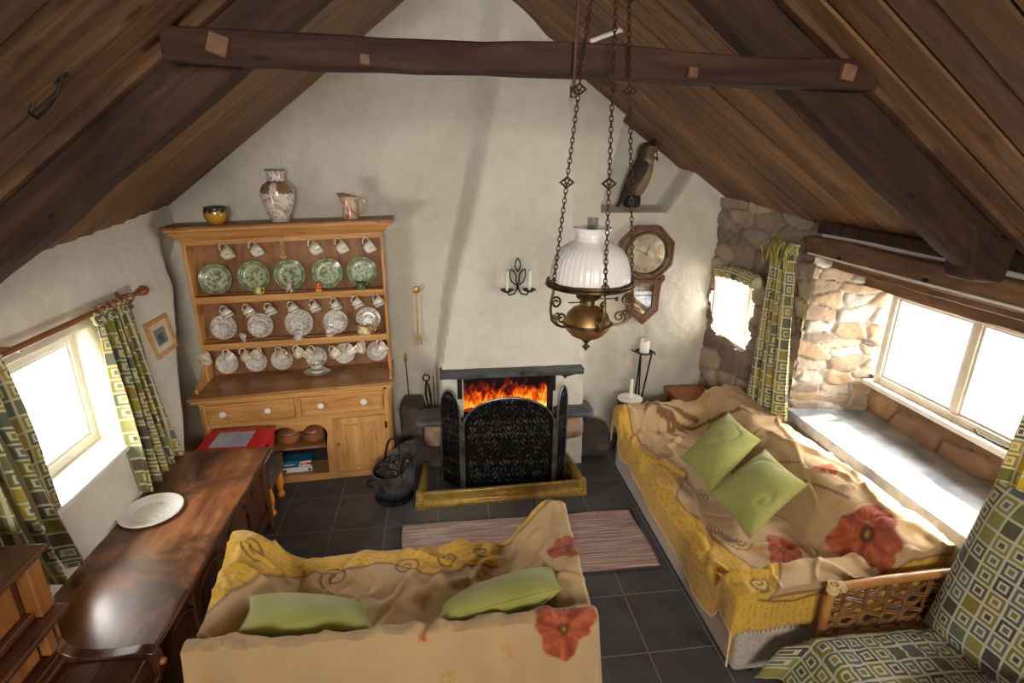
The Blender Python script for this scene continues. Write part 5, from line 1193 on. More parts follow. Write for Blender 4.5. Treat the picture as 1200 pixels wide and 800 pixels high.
for pts in ([(2.16, .34), (2.05, .42), (1.95, .52), (1.86, .58)], [(2.12, .30), (1.96, .44), (1.80, .44)], [(2.0, .36), (1.95, .52), (1.9, .70), (1.72, .92), (1.60, 1.0)], [(2.1, .46), (1.98, .60), (1.96, .72)], [(1.96, .5), (1.86, .44), (1.78, .50)]): c = stroke(c, t, s, pts, .018+.006*np.sin(t*60), S3(112, 80, 44))
P = np.stack([P[..., 1]+1.487-.055*np.clip(P[..., 0]/LR, 0, 1)*np.clip(P[..., 1]/DR, 0, 1), P[..., 0]+2.10, P[..., 2]], -1)
th = grid_obj('sofa_throw', [(P, c)], 'paint_cloth', None, thick=.006, angle=75); tag(th, 'beige and yellow poppy-printed throw draped over the sofa by the wide window', 'throw')
m = MB(); hemp = [tuple(P[0, i]) for i in range(0, P.shape[1], 3)]
m.tube(hemp, .006, 6); m.build('hem_binding', m_plain('cream binding', S(214, 186, 132), S(224, 200, 150), 30, .9), th)
rn = random.Random(4); m = MB()
for i in range(6, P.shape[0]-20, 3):
    p = P[i, 0]; m.tube([p, (p[0]+rn.uniform(-.01, .01), p[1]-.004, p[2]-.03)], [.004, .001], 5)
m.build('fringe', m_plain('rusty fringe', S(150, 84, 30), S(190, 128, 44), 60, .9), th)

def pillow(name, label, cs, h, seed, group=None, n=44):
    """cushion between four corners (a,b,c,d in order), puffed by h along its normal"""
    a, b, c_, d = (np.array(q, float) for q in cs); nv = np.cross(b-a, d-a); nv /= np.linalg.norm(nv)
    t = thing(name, label, 'cushion', tuple((a+b+c_+d)/4-nv*h*.0), group=group)
    u, v = np.meshgrid(np.linspace(0, 1, n), np.linspace(0, 1, n)); pu, pv = 2*u-1, 2*v-1
    inn = 1-.075*(1-np.abs(pv)**2)*np.abs(pu)**3; inv = 1-.075*(1-np.abs(pu)**2)*np.abs(pv)**3
    U, V = (pu*inn+1)/2, (pv*inv+1)/2
    B = (a*((1-U)*(1-V))[..., None]+b*(U*(1-V))[..., None]+c_*(U*V)[..., None]+d*((1-U)*V)[..., None])
    puff = np.maximum(0, (1-np.abs(pu)**2.4)*(1-np.abs(pv)**2.4))**.55
    wr = (np.abs(fbm(u*2.4+seed, v*2.4-u*1.2, seed, 2)-.5)*2); edge = np.clip(1-puff, 0, 1)
    top = B+nv*(h*puff*(1-.15*np.exp(-(wr/.08)**2))+.010*(fbm(u*4, v*4, seed+4)-.5)*puff)[..., None]
    bot = B-nv*(h*.75*puff)[..., None]
    V_ = np.concatenate([top.reshape(-1, 3), bot.reshape(-1, 3)]); F = []
    for j in range(n-1):
        for i in range(n-1):
            q = j*n+i; F.append((q, q+1, q+n+1, q+n)); q += n*n; F.append((q, q+n, q+n+1, q+1))
    me = bpy.data.meshes.new('cover'); me.from_pydata(V_.tolist(), [], F); bm = bmesh.new(); bm.from_mesh(me); bmesh.ops.remove_doubles(bm, verts=bm.verts, dist=.0008); bmesh.ops.recalc_face_normals(bm, faces=bm.faces); bm.to_mesh(me); bm.free()
    me.materials.append(M['green']); smooth(me, 80); o = bpy.data.objects.new('cover', me); C.objects.link(o); adopt_w(o, t)
    m_ = MB(); ring = [B[0, i] for i in range(0, n, 2)]+[B[j, -1] for j in range(0, n, 2)]+[B[-1, i] for i in range(n-1, -1, -2)]+[B[j, 0] for j in range(n-1, -1, -2)]
    m_.tube([tuple(p) for p in ring], .0035, 6, closed=True); m_.build('seam', 'green', t); return t
pillow('cushion', 'lime green cushion on the draped sofa, overlapping the other beside the branch pattern', [(1.76, 3.47, .53), (1.78, 3.0, .53), (2.265, 3.27, .765), (2.24, 3.70, .775)], .085, 3)
pillow('cushion', 'lime green crumpled cushion on the draped sofa, the one next to the poppies', [(1.77, 3.02, .52), (1.80, 2.54, .52), (2.24, 2.70, .76), (2.24, 3.17, .75)], .085, 8)

# ---- sofa seen from behind
s2 = thing('sofa', 'two-seat sofa facing the fire with its back turned, under a beige throw', 'sofa', (-.25, 2.3, 0))
sbox('base', (-1.04, 1.92, .05), (.58, 2.70, .28), .03, s2); sbox('seat_cushion', (-.86, 2.02, .27), (-.24, 2.74, .385), .04, s2); sbox('seat_cushion', (-.23, 2.02, .27), (.42, 2.74, .385), .04, s2)
m = MB(); m.prism([(1.90, .27), (2.10, .27), (1.99, .62), (1.93, .62)], -1.0, .54, 'x'); m.build('backrest', 'sofa_cloth', s2, bevel=.03)
for x in (-1.04, .42):
    m = MB(); m.prism([(x, .1), (x+.15, .1), (x+.10, .50), (x+.03, .50)], 1.92, 2.66, 'y'); m.build('arm', 'sofa_cloth', s2, bevel=.03)
for x, y in ((-1.02, 1.96), (.56, 1.96), (-1.02, 2.66), (.56, 2.66)):
    m = MB(); m.cyl((x, y, 0), (x, y, .06), .022, .028, 12); m.build('foot', 'black', s2)
LL, DL = 1.90, .93
def hL(X, Y):
    seat = .440-.01*np.sin(X*5)
    back = .40+.37*sst(.58, .92, Y)-.02*np.sin(X*1.9)
    a0 = .42+.225*(1-sst(.03, .40, X))*(1+.06*(1-Y/DL)); a1 = .42+.275*sst(LL-.38, LL-.06, X)*(1+.05*(1-Y/DL))
    h = smax(seat, back, .03); h = smax(h, a0, .04); h = smax(h, a1, .04)
    fr = .05*np.exp(-((X-1.30)/.10)**2)*(1-sst(0, .25, Y))
    return h+fr-.015*(1-sst(0, .05, Y))
P, s, t = drape(LL, DL, .17, .52, .40, .48, hL, seed=9, hemv=.15, fold=.02)
c = cloth_base(t, s, 13)
k = .19+.06*np.sin(t*5.5+1)+.03*np.sin(t*13)-s; k = np.maximum(k, (.36-t)*1.0-.62*np.maximum(s-.02, 0)); k = np.where(t > 1.5, np.minimum(k, .05-s), k)
c = border(c, t, s, k, 15)
for (ct, cs, r, a, f) in ((.55, .20, .09, 2, 1), (.95, .17, .08, .5, -1), (.12, .14, .07, 1, 1), (1.2, .14, .06, 3, -1), (1.40, .10, .05, 1, 1)): c = stroke(c, t, s, curl(ct, cs, r, a, 1.4, 60, f), .0055, BRN)
c = poppy(c, t, s, 1.74, .97, .19, .2, 3, .8); c = poppy(c, t, s, 1.86, .42, .13, .6, 7, .8); c = poppy(c, t, s, 1.60, .60, .06, .3, 5, .5); c = poppy(c, t, s, 1.06, .94, .03, .3, 6, .9)
c = stroke(c, t, s, [(.80, .72), (.90, .70), (.98, .64)], .010, S3(112, 78, 46)); c = stroke(c, t, s, [(.22, .62), (.28, .72), (.33, .78)], .010, S3(112, 78, 46))
yy_ = np.clip(P[..., 1]/DL, 0, 1); P = np.stack([P[..., 0]-1.22+.13*yy_*(1-P[..., 0]/LL)-.05*yy_*P[..., 0]/LL, 2.79-P[..., 1], P[..., 2]], -1)
th = grid_obj('sofa_throw', [(P, c)], 'paint_cloth', None, thick=.006, angle=75); tag(th, 'beige throw with one rust poppy over the sofa that faces the fire', 'throw')
m = MB(); hemp = [tuple(P[0, i]) for i in range(0, P.shape[1], 3)]; m.tube(hemp, .006, 6); m.build('hem_binding', bpy.data.materials['cream binding'], th)
pillow('cushion', 'green cushion leaning inside the sofa back at the chest end', [(-1.0, 2.31, .62), (-.42, 2.25, .55), (-.35, 1.95, .70), (-.94, 2.0, .71)], .10, 5)
pillow('cushion', 'green cushion leaning inside the sofa back above the rust poppy', [(-.05, 2.20, .55), (.55, 2.29, .655), (.52, 2.02, .77), (-.08, 1.95, .71)], .10, 12)
# ================================================================== RIGHT SIDE
curtain('curtain', 'square-patterned curtain with knotted top in front of the stone pier', (3.74, 4.04), (3.57, 4.07), 2.055, .72, 2.60, 2.64, 4, .035, 'squares', 15, full=2.2)
m = MB(); rn = random.Random(6)
t = thing('curtain_tie', 'frayed yellow-green tie ends bunched at the top of the stone pier curtain', 'curtain tie', (2.57, 3.86, 2.05))
for i in range(16):
    y = 3.72+.30*rn.random(); x = 2.575-.03*rn.random(); m.tube([(x, y, 2.06+.05*rn.random()), (x-.03, y+rn.uniform(-.05, .05), 2.05), (x-.02, y+rn.uniform(-.07, .07), 1.97-.06*rn.random())], [.006, .007, .003], 6)
m.build('strips', m_plain('olive strips', S(120, 118, 44), S(176, 164, 70), 30, .9), t)
curtain('curtain', 'golden square-patterned curtain at the end of the slate sill near the rattan chair', (2.0, 1.5), (2.08, 1.45), 2.02, .30, 2.735, 2.735, 4, .022, 'squares_gold', 5, full=1.9)
# rolled cloth above the small window
t = thing('rolled_blind', 'rolled patterned cloth wedged over the little stone window', 'rolled cloth', (2.56, 4.5, 1.7))
n = 40; a_ = np.linspace(0, 2*PI, 32); l_ = np.linspace(0, 1, n); A2, L2 = np.meshgrid(a_, l_)
rr = .052+.006*np.sin(L2*40+A2*2)+.006*fbm(L2*9, A2*2, 3); Pq = np.stack([2.575+.035*L2*-1+rr*np.cos(A2)+.02, 4.16+.54*(1-L2)+.0*A2, 1.715+.02*np.sin(L2*3)+rr*np.sin(A2)], -1)
Pq[..., 0] = 2.60-.06*(1-L2)+rr*np.cos(A2)
grid_obj('roll', [(Pq,)], 'squares', t, uvs=[np.stack([A2*.06, L2*.54], -1)], thick=.002, angle=80)
m = MB()
for y in (4.165, 4.695): m.lathe([(0, 0), (.05, 0), (.03, .01), (.012, .004), (0, .004)], (2.60-.06*(y > 4.5), y, 1.715), 20, Matrix.Rotation(R(90 if y < 4.3 else -90), 4, 'X'))
m.build('roll_end', 'squares', t)

# ---- rattan armchair
rc = thing('rattan_armchair', 'rattan armchair with woven arm and square-patterned seat and back covers', 'armchair', (2.3, 1.6, 0))
def arm(y, lean=0):
    m = MB(); m.tube([(1.905, y, .645), (2.2, y+.005, .66), (2.5, y+.01, .665), (2.72, y+.015, .66)], [.023, .024, .024, .022], 14); o = m.build('arm_rail', 'cane', rc)
    m = MB(); m.tube([(1.92, y, .65), (1.905, y-.002, .53), (1.90, y-.005, .33), (1.92, y-.01, 0)], [.021, .021, .02, .02], 12); m.build('front_post', 'cane', rc)
    m = MB()
    for k in range(7): m.tube([(1.914+.026*math.cos(2*PI*q/14), y+.026*math.sin(2*PI*q/14), .625+.0075*k) for q in range(14)], .004, 6, closed=True)
    for k in range(4): m.tube([(1.94+.008*k, y+.027*math.sin(2*PI*q/14), .648+.027*math.cos(2*PI*q/14)) for q in range(14)], .004, 6, closed=True)
    m.build('binding', m_plain('pale cane binding', S(190, 160, 108), S(212, 184, 134), 50, .6), rc)
    m = MB()
    for k in range(6):
        x = 1.99+.12*k
        for e in (-.009, .009): m.tube([(x+e, y, .64), (x+e+.012*math.sin(k), y+.006*(1 if e > 0 else -1), .50), (x+e, y, .35)], .006, 6)
    for k in range(5):
        z = .605-.052*k
        for e in (-.008, .008): m.tube([(1.91+.06*q, y+.011*(1 if (q+k) % 2 else -1), z+e+.006*math.sin(q*1.3+k)) for q in range(13)], .006, 6)
    m.build('lattice', 'wicker', rc)
    m = MB(); m.tube([(1.90, y, .33), (2.3, y, .33), (2.68, y+.01, .33)], .018, 10); m.build('seat_rail', 'cane', rc)
    m = MB(); m.tube([(2.64, y, .65), (2.62, y, .3), (2.66, y, 0)], .019, 10); m.build('rear_post', 'cane', rc)
arm(1.99); arm(1.30)
m = MB(); m.tube([(1.90, 1.30, .33), (1.89, 1.65, .33), (1.90, 1.99, .33)], .018, 10); m.build('front_rail', 'cane', rc)
def cushion_grid(name, fn, uvfn, parent, n1=50, n2=50, thick=.004):
    u, v = np.meshgrid(np.linspace(0, 1, n1), np.linspace(0, 1, n2)); return grid_obj(name, [(fn(u, v),)], 'squares_chair', parent, uvs=[uvfn(u, v)], thick=thick, angle=80)
# seat cover: top plus hanging front and side skirts
def seatP(u, v):
    X = 1.50+1.0*u; s_ = np.clip((X-1.78), -.30, 2); x = np.where(s_ < 0, 1.78+s_*.5, X); z = np.where(s_ < 0, .415+s_*.75, .425+.0*X)
    y = 1.30+.63*v; yy = np.clip((v-.93)/.07, 0, 1)
    z = z-.06*yy+.035*(1-(2*u-1)**4)*(1-(2*v-1)**4)*(s_ > -.02)+.012*(fbm(u*6, v*6, 4)-.5)-.010*np.exp(-(np.abs(fbm(u*4, v*7, 9)-.5)*2/.1)**2)
    return np.stack([x-.10*yy*(u < .25), y+.02*yy, z], -1)
cushion_grid('seat_cover', seatP, lambda u, v: np.stack([u*1.0, v*.63], -1), rc, 70, 60)
m = MB(); m.box((1.84, 1.33, .34), (2.46, 1.93, .405)); m.build('seat_cushion', 'squares_chair', rc, bevel=.04, seg=3)
def backP(u, v):
    # v up the back, u across (y from near to far)
    z = .44+.80*v; x = 2.44+.22*v+.02*np.sin(u*5)-.075*(1-(2*u-1)**4)*(1-(2*v-1)**6)+.012*(fbm(u*5, v*5, 6)-.5); y = 1.29+.66*u-.02*np.cos(v*3)
    return np.stack([x, y, z], -1)
cushion_grid('back_cover', backP, lambda u, v: np.stack([u*.70+.03, v*.85], -1), rc, 60, 60)
m = MB(); m.hexa([(2.46, 1.32, .42), (2.54, 1.32, .42), (2.54, 1.93, .42), (2.46, 1.93, .42), (2.655, 1.32, 1.20), (2.68, 1.32, 1.20), (2.68, 1.93, 1.20), (2.655, 1.93, 1.20)]); m.build('back_cushion', 'squares_chair', rc, bevel=.008, seg=3)
m = MB(); m.tube([(2.56, 1.31, .3), (2.68, 1.31, 1.15), (2.69, 1.62, 1.25), (2.68, 1.93, 1.15), (2.56, 1.93, .3)], .016, 10); m.build('back_frame', 'cane', rc)

# ---- candles, side tables by the gable
t = thing('side_table', 'small red-brown wooden side table in the corner behind the draped sofa', 'side table', (2.4, 4.62, 0))
m = MB(); m.box((2.16, 4.39, .525), (2.55, 4.75, .55)); m.build('tabletop', 'teak', t, bevel=.005)
m = MB(); m.box((2.18, 4.41, .545), (2.53, 4.73, .5515)); m.build('inlay', m_plain('leather inlay', S(140, 74, 40), S(160, 92, 54), 6, .4), t)
for x, y in ((2.19, 4.42), (2.52, 4.42), (2.19, 4.72), (2.52, 4.72)):
    m = MB(); m.box((x-.022, y-.022, 0), (x+.022, y+.022, .525)); m.build('leg', 'teak', t, bevel=.004)
for lo, hi in (((2.18, 4.40, .47), (2.53, 4.42, .525)), ((2.18, 4.40, .47), (2.20, 4.73, .525))):
    m = MB(); m.box(lo, hi); m.build('apron', 'teak', t, bevel=.003)
cx, cy = 1.83, 4.55
t = thing('candle_stand', 'tall black iron candle stand with slanting legs by the gable wall', 'candle stand', (cx, cy, 0))
m = MB(); m.lathe([(0, .985), (.06, .985), (.085, .998), (.088, 1.004), (.06, .995), (0, .995)], (cx, cy, 0), 24); m.build('drip_tray', 'iron', t)
m = MB()
m.tube([(cx+.085, cy, 1.0), (cx+.105, cy, .99), (cx+.11, cy, .97), (cx+.095, cy, .965)], .006, 8); m.build('curl', 'iron', t)
m = MB(); m.tube([(cx-.085, cy, 1.0), (cx-.12, cy, 1.02), (cx-.115, cy, 1.035)], .006, 8); m.build('curl', 'iron', t)
for p, q in (((cx-.03, cy, .985), (cx-.01, cy-.03, 0)), ((cx-.02, cy+.03, .985), (cx-.05, cy+.06, 0)), ((cx+.075, cy, .99), (cx-.0, cy+.02, .35))):
    m = MB(); m.tube([p, tuple((a+b)/2 for a, b in zip(p, q)), q], .0085, 8); m.build('leg', 'iron', t)
m = MB()
for z in (.40, .44, .47): m.tube([(cx-.04, cy-.03, z), (cx+.03, cy+.0, z), (cx+.0, cy+.05, z)], .006, 6, closed=True)
m.build('brace_ring', 'iron', t)
m = MB(); m.lathe([(0, 0), (.043, 0), (.044, .005), (.042, .11), (.036, .118), (.03, .108), (0, .106)], (cx, cy, .997), 24); t = thing('pillar_candle', 'thick cream pillar candle on the tall iron stand', 'candle', (cx, cy, .997)); m.build('wax', 'candle', t)
m = MB(); m.cyl((cx, cy, 1.10), (cx, cy, 1.122), .002, .0015, 6); m.build('wick', 'soot', t)
cx, cy = 1.69, 4.44
t = thing('plant_stand', 'low black iron stand with white round top behind the sofa end', 'stand', (cx, cy, 0))
m = MB(); m.lathe([(0, .575), (.112, .575), (.116, .583), (.112, .592), (.09, .594), (0, .592)], (cx, cy, 0), 32); m.build('top', 'whitepaint', t)
m = MB(); m.tube([(cx+.114*math.cos(2*PI*k/28), cy+.114*math.sin(2*PI*k/28), .568) for k in range(28)], .009, 8, closed=True); m.build('rim_band', 'iron', t)
for k in range(4):
    a = PI/4+k*PI/2; m = MB(); m.tube([(cx+.10*math.cos(a), cy+.10*math.sin(a), .57), (cx+.115*math.cos(a), cy+.115*math.sin(a), .45), (cx+.08*math.cos(a), cy+.08*math.sin(a), .25), (cx+.13*math.cos(a), cy+.13*math.sin(a), 0)], .0075, 8); m.build('leg', 'iron', t)
m = MB()
for k in range(8):
    a = 2*PI*k/8; m.tube([(cx+(.105+.0*q)*math.cos(a+.18*math.sin(q)), cy+.105*math.sin(a+.18*math.sin(q)), .56-.02*q) for q in range(6)], .005, 6)
m.build('scrollwork', 'iron', t)
t = thing('candle', 'slim white candle in a saucer holder on the low white-topped stand', 'candle', (cx, cy, .594))
m = MB(); m.lathe([(0, 0), (.0155, 0), (.015, .17), (.01, .18), (0, .181)], (cx+.005, cy, .60), 16); m.build('wax', 'candle', t)
m = MB(); m.lathe([(0, 0), (.045, 0), (.055, .012), (.05, .012), (.02, .006), (0, .006)], (cx+.005, cy, .594), 24); m.build('saucer', 'white', t)

# ---- wall clock
cl = thing('wall_clock', 'octagonal wooden wall clock with drop pendulum case beside the owl niche', 'clock', (1.865, 4.83, 1.2))
yc = 4.845; CX, CZ = 1.862, 1.865
def octo(r, rot=PI/8): return [(CX+r*math.cos(rot+PI/4*k), CZ+r*math.sin(rot+PI/4*k)) for k in range(8)]
def ringprism(outer, inner, y0, y1, name, mt, parent, bev=.004):
    m_ = MB(); n_ = len(outer); vs = [m_.bm.verts.new((p[0], y, p[1])) for y in (y0, y1) for p in (outer+inner)]
    for k in range(n_):
        q = (k+1) % n_
        for a, b, c_, d in ((k, q, n_+q, n_+k), (2*n_+k, 2*n_+q, 3*n_+q, 3*n_+k), (k, q, 2*n_+q, 2*n_+k), (n_+k, n_+q, 3*n_+q, 3*n_+k)): m_.bm.faces.new((vs[a], vs[b], vs[c_], vs[d]))
    return m_.build(name, mt, parent, bevel=bev)
ringprism(octo(.275), octo(.245), yc-.085, yc+.02, 'octagon_case', 'clockwood', cl, .01)
ringprism(octo(.25), octo(.20), yc-.075, yc-.03, 'octagon_moulding', 'clockwood', cl, .008)
m = MB(); m.prism(octo(.262), yc-.02, yc+.03, 'y'); m.build('back_board', 'clockwood', cl)
cir = lambda r, n=48: [(CX+r*math.cos(2*PI*k/n), CZ+r*math.sin(2*PI*k/n)) for k in range(n)]
ringprism(cir(.205), cir(.180), yc-.095, yc-.04, 'bezel', 'brass_dark', cl, .004)
m = MB(); m.prism(cir(.19), yc-.05, yc-.042, 'y'); dial = m.build('dial', m_plain('aged cream dial', S(206, 192, 160), S(222, 210, 182), 5, .5), cl)
ROM = ['XII', 'I', 'II', 'III', 'IIII', 'V', 'VI', 'VII', 'VIII', 'IX', 'X', 'XI']
dk = bpy.data.materials['sooty black']
for k, s_ in enumerate(ROM):
    a = PI/2-k*PI/6; cu = bpy.data.curves.new('numeral', 'FONT'); cu.body = s_; cu.size = .052; cu.align_x = 'CENTER'; cu.align_y = 'CENTER'; cu.extrude = .0006; cu.materials.append(dk)
    o = bpy.data.objects.new('numeral', cu); C.objects.link(o); o.parent = dial
    o.matrix_local = Matrix.Translation((CX+.143*math.cos(a), yc-.0515, CZ+.143*math.sin(a))) @ Matrix.Rotation(PI/2, 4, 'X') @ Matrix.Rotation(a-PI/2, 4, 'Z')
    dg = bpy.context.evaluated_depsgraph_get(); me = bpy.data.meshes.new_from_object(o.evaluated_get(dg)); me.name = 'numeral'; ml = o.matrix_local.copy()
    bpy.data.objects.remove(o); o = bpy.data.objects.new('numeral', me); C.objects.link(o); o.parent = dial; o.matrix_local = ml
m = MB()
for k in range(60):
    a = 2*PI*k/60; m.box((-.0012, 0, .166), (.0012, .001, .174), Matrix.Translation((CX, yc-.052, CZ)) @ Matrix.Rotation(a, 4, 'Y'))
m.build('minute_marking', 'soot', dial)
for nm, a, l, w in (('hour_hand', 18, .085, .006), ('minute_hand', 292, .135, .004)):
    m = MB(); m.prism([(-w, -.02), (w, -.02), (w*1.6, l*.7), (0, l), (-w*1.6, l*.7)], -.001, .001, 'y', Matrix.Translation((CX, yc-.056, CZ)) @ Matrix.Rotation(R(a), 4, 'Y')); m.build(nm, 'soot', dial)
m = MB(); m.prism(cir(.183), yc-.068, yc-.066, 'y'); m.build('glass', 'clear', cl)
bt = [(CX-.155, 1.62), (CX+.175, 1.62), (CX+.165, 1.32), (CX+.02, 1.185), (CX-.135, 1.32)]
mid = (CX+.015, 1.45)
inn = [(CX-.09, 1.585), (CX+.095, 1.585), (CX+.092, 1.36), (CX+.02, 1.285), (CX-.075, 1.36)]
ringprism(bt, inn, yc-.06, yc+.03, 'pendulum_case', 'clockwood', cl, .008)
m = MB(); m.prism(bt, yc+.02, yc+.03, 'y'); m.build('case_back', 'clockwood', cl)
m = MB(); m.prism(inn, yc-.045, yc-.043, 'y'); m.build('case_glass', 'clear', cl)
m = MB(); m.cyl((CX+.0, yc-.01, 1.6), (CX-.01, yc-.01, 1.42), .004, .004, 8); m.lathe([(0, 0), (.045, .002), (.045, .008), (0, .012)], (CX-.012, yc-.02, 1.41), 24, Matrix.Rotation(R(90), 4, 'X')); m.build('pendulum', 'brass', cl)
for s_ in (-1, 1):
    m = MB(); m.prism([(CX+s_*.16, 1.64), (CX+s_*.205, 1.66), (CX+s_*.215, 1.62), (CX+s_*.185, 1.58), (CX+s_*.17, 1.52)], yc-.04, yc+.01, 'y'); m.build('ear_scroll', 'clockwood', cl, bevel=.006)

# ---- owl figure in the niche
ow = thing('owl_figure', 'carved owl figure perched on a dark block in the wall niche', 'owl figurine', (1.72, 4.93, 2.26))
Mo = Matrix.Translation((1.725, 4.93, 2.262)) @ Matrix.Rotation(R(14), 4, 'Y')
n = 40; prof = [(.0, .10), (.055, .11), (.085, .16), (.105, .24), (.108, .32), (.10, .38), (.085, .425), (.082, .45), (.092, .48), (.094, .52), (.08, .555), (.045, .575), (0, .578)]
m = MB(); m.lathe(prof, (0, 0, 0), 36, Mo @ Matrix.Diagonal((.9, .85, 1, 1))); body = m.build('body', 'paint_matte', ow, sub=1)
IM = Mo.inverted()
def owlcol(co):
    q = np.array([(IM @ Vector(p))[:] for p in co]); f = q[:, 0]*.75-q[:, 1]*.65; z = q[:, 2]
    br = mixc(np.broadcast_to(S3(124, 104, 80), co.shape), S3(176, 154, 122), np.clip((np.sin(z*150+np.sin(f*60))*.5+.5)*fbm(f*60, z*60, 3)*1.6, 0, 1))
    dk_ = mixc(np.broadcast_to(S3(42, 38, 36), co.shape), S3(74, 62, 52), fbm(f*30, z*20, 5))
    c_ = mixc(dk_, br, np.clip((f-.015)*40, 0, 1)); fc = (z > .43) & (z < .54) & (f > .03); return np.where(fc[:, None], S3(112, 88, 62), c_)
paint(body, owlcol)
def oball(nm, c_, r_, sc, mt='paint_matte', col=None):
    m_ = MB(); m_.ball((0, 0, 0), r_, sc, 16); 
    for v in m_.bm.verts: v.co = Mo @ (v.co+Vector(c_))
    o_ = m_.build(nm, mt, ow)
    if col is not None: paint(o_, lambda co: np.broadcast_to(col, co.shape))
    return o_
m = MB(); m.lathe([(0, -.20), (.018, -.17), (.045, -.05), (.06, .08), (.05, .17), (0, .2)], (0, 0, 0), 20, Mo @ Matrix.Translation((-.075, .0, .25)) @ Matrix.Rotation(R(12), 4, 'Y') @ Matrix.Diagonal((.7, 1.25, 1, 1))); o = m.build('wing', 'paint_matte', ow); paint(o, lambda co: mixc(np.broadcast_to(S3(34, 32, 32), co.shape), S3(58, 54, 50), fbm(co[:, 0]*50, co[:, 2]*40, 2)))
m = MB(); m.lathe([(0, -.17), (.016, -.15), (.036, -.04), (.046, .07), (.036, .15), (0, .17)], (0, 0, 0), 20, Mo @ Matrix.Translation((-.05, -.072, .26)) @ Matrix.Rotation(R(13), 4, 'Y') @ Matrix.Rotation(R(-35), 4, 'Z') @ Matrix.Diagonal((1.1, .45, .95, 1))); o = m.build('wing', 'paint_matte', ow); paint(o, lambda co: mixc(np.broadcast_to(S3(36, 34, 34), co.shape), S3(64, 58, 52), fbm(co[:, 0]*50, co[:, 2]*40, 4)))
for s_ in ((.005, -.065), (.03, .05)):
    m = MB(); m.lathe([(.026, 0), (.02, .03), (.006, .06), (0, .064)], (0, 0, 0), 12, Mo @ Matrix.Translation((s_[0], s_[1], .548))); o = m.build('ear_tuft', 'paint_matte', ow); paint(o, lambda co: np.broadcast_to(S3(36, 30, 27), co.shape))
oball('eye', (.052, -.058, .49), .019, (1, 1, 1), col=S3(196, 180, 140)); oball('pupil', (.062, -.069, .49), .010, (1, 1, 1), col=S3(14, 12, 10)); oball('eye', (.085, .012, .49), .018, (1, 1, 1), col=S3(196, 180, 140))
m = MB(); m.lathe([(.016, 0), (.01, .02), (0, .045)], (0, 0, 0), 10, Mo @ Matrix.Translation((.082, -.03, .475)) @ Matrix.Rotation(R(150), 4, 'Y')); o = m.build('beak', 'paint_matte', ow); paint(o, lambda co: np.broadcast_to(S3(52, 44, 38), co.shape))
m = MB(); m.hexa([Mo @ Vector(v) for v in ((-.10, -.03, .12), (-.05, -.04, .14), (-.05, .04, .14), (-.10, .03, .12), (-.135, -.022, -.02), (-.115, -.022, -.02), (-.115, .022, -.02), (-.135, .022, -.02))]); o = m.build('tail', 'paint_matte', ow, bevel=.006); paint(o, lambda co: np.broadcast_to(S3(34, 32, 32), co.shape))
rough_block('perch', (1.665, 4.86, 2.262), (1.80, 4.99, 2.375), 'paint_matte', 5, .012, ow, 4, (S3(28, 26, 25), S3(62, 56, 48)))

# ---- hanging oil lamp
LX, LY = .588, 2.10
lp_ = thing('hanging_oil_lamp', 'hanging oil lamp with ribbed white glass shade and scrolled bronze frame', 'lamp', (LX, LY, 1.93))
RR = .168; zr = 2.215
m = MB(); m.noend = True
m.lathe([(.160, 2.235), (.1595, 2.25), (.155, 2.285), (.143, 2.325), (.12, 2.358), (.09, 2.378), (.070, 2.387), (.064, 2.392), (.066, 2.402), (.060, 2.408), (.064, 2.42), (.077, 2.437), (.078, 2.44), (.074, 2.44), (.058, 2.415), (.06, 2.392), (.087, 2.372), (.117, 2.352), (.140, 2.321), (.152, 2.283), (.156, 2.25), (.156, 2.235)], (LX, LY, 0), 132, None, lambda r, z, a: (r*(1+.028*(abs(math.sin(a*22))-.5)*(1 if z < 2.384 else 0)), z)); m.build('shade', 'opal', lp_, angle=70)
m = MB(); m.noend = True; m.lathe([(.025, 2.16), (.03, 2.2), (.026, 2.26), (.022, 2.36), (.022, 2.478), (.0205, 2.478), (.02, 2.36), (.024, 2.26), (.028, 2.2), (.023, 2.16)], (LX, LY, 0), 24); m.build('glass_chimney', 'clear', lp_, angle=70)
m = MB(); m.tube([(LX+RR*math.cos(2*PI*k/48), LY+RR*math.sin(2*PI*k/48), zr+.012) for k in range(48)], .008, 8, closed=True); m.tube([(LX+(RR+.004)*math.cos(2*PI*k/48), LY+(RR+.004)*math.sin(2*PI*k/48), zr) for k in range(48)], .006, 8, closed=True); m.build('gallery_ring', 'brass_dark', lp_)
m = MB(); m.lathe([(0, 1.98), (.03, 1.984), (.064, 2.0), (.09, 2.028), (.096, 2.045), (.092, 2.05), (.095, 2.058), (.084, 2.09), (.062, 2.114), (.036, 2.124), (.03, 2.13), (0, 2.13)], (LX, LY, 0), 36); m.build('oil_font', 'copper', lp_)
m = MB(); m.lathe([(.03, 2.125), (.036, 2.132), (.034, 2.15), (.05, 2.158), (.052, 2.165), (.046, 2.172), (.052, 2.19), (.042, 2.2), (.03, 2.2)], (LX, LY, 0), 28); m.cyl((LX+.03, LY-.01, 2.155), (LX+.11, LY-.02, 2.158), .003, .003, 8); m.ball((LX+.112, LY-.02, 2.155), .009); m.cyl((LX-.03, LY-.02, 2.145), (LX-.09, LY-.03, 2.147), .003, .003, 8); m.build('burner', 'brass_dark', lp_)
m = MB(); m.lathe([(0, 1.93), (.006, 1.935), (.012, 1.95), (.006, 1.962), (.018, 1.975), (.03, 1.99), (.03, 1.996), (0, 1.996)], (LX, LY, 0), 16); m.cyl((LX-.016, LY, 1.948), (LX+.016, LY, 1.948), .005, .005, 8); m.build('finial', 'brass_dark', lp_)
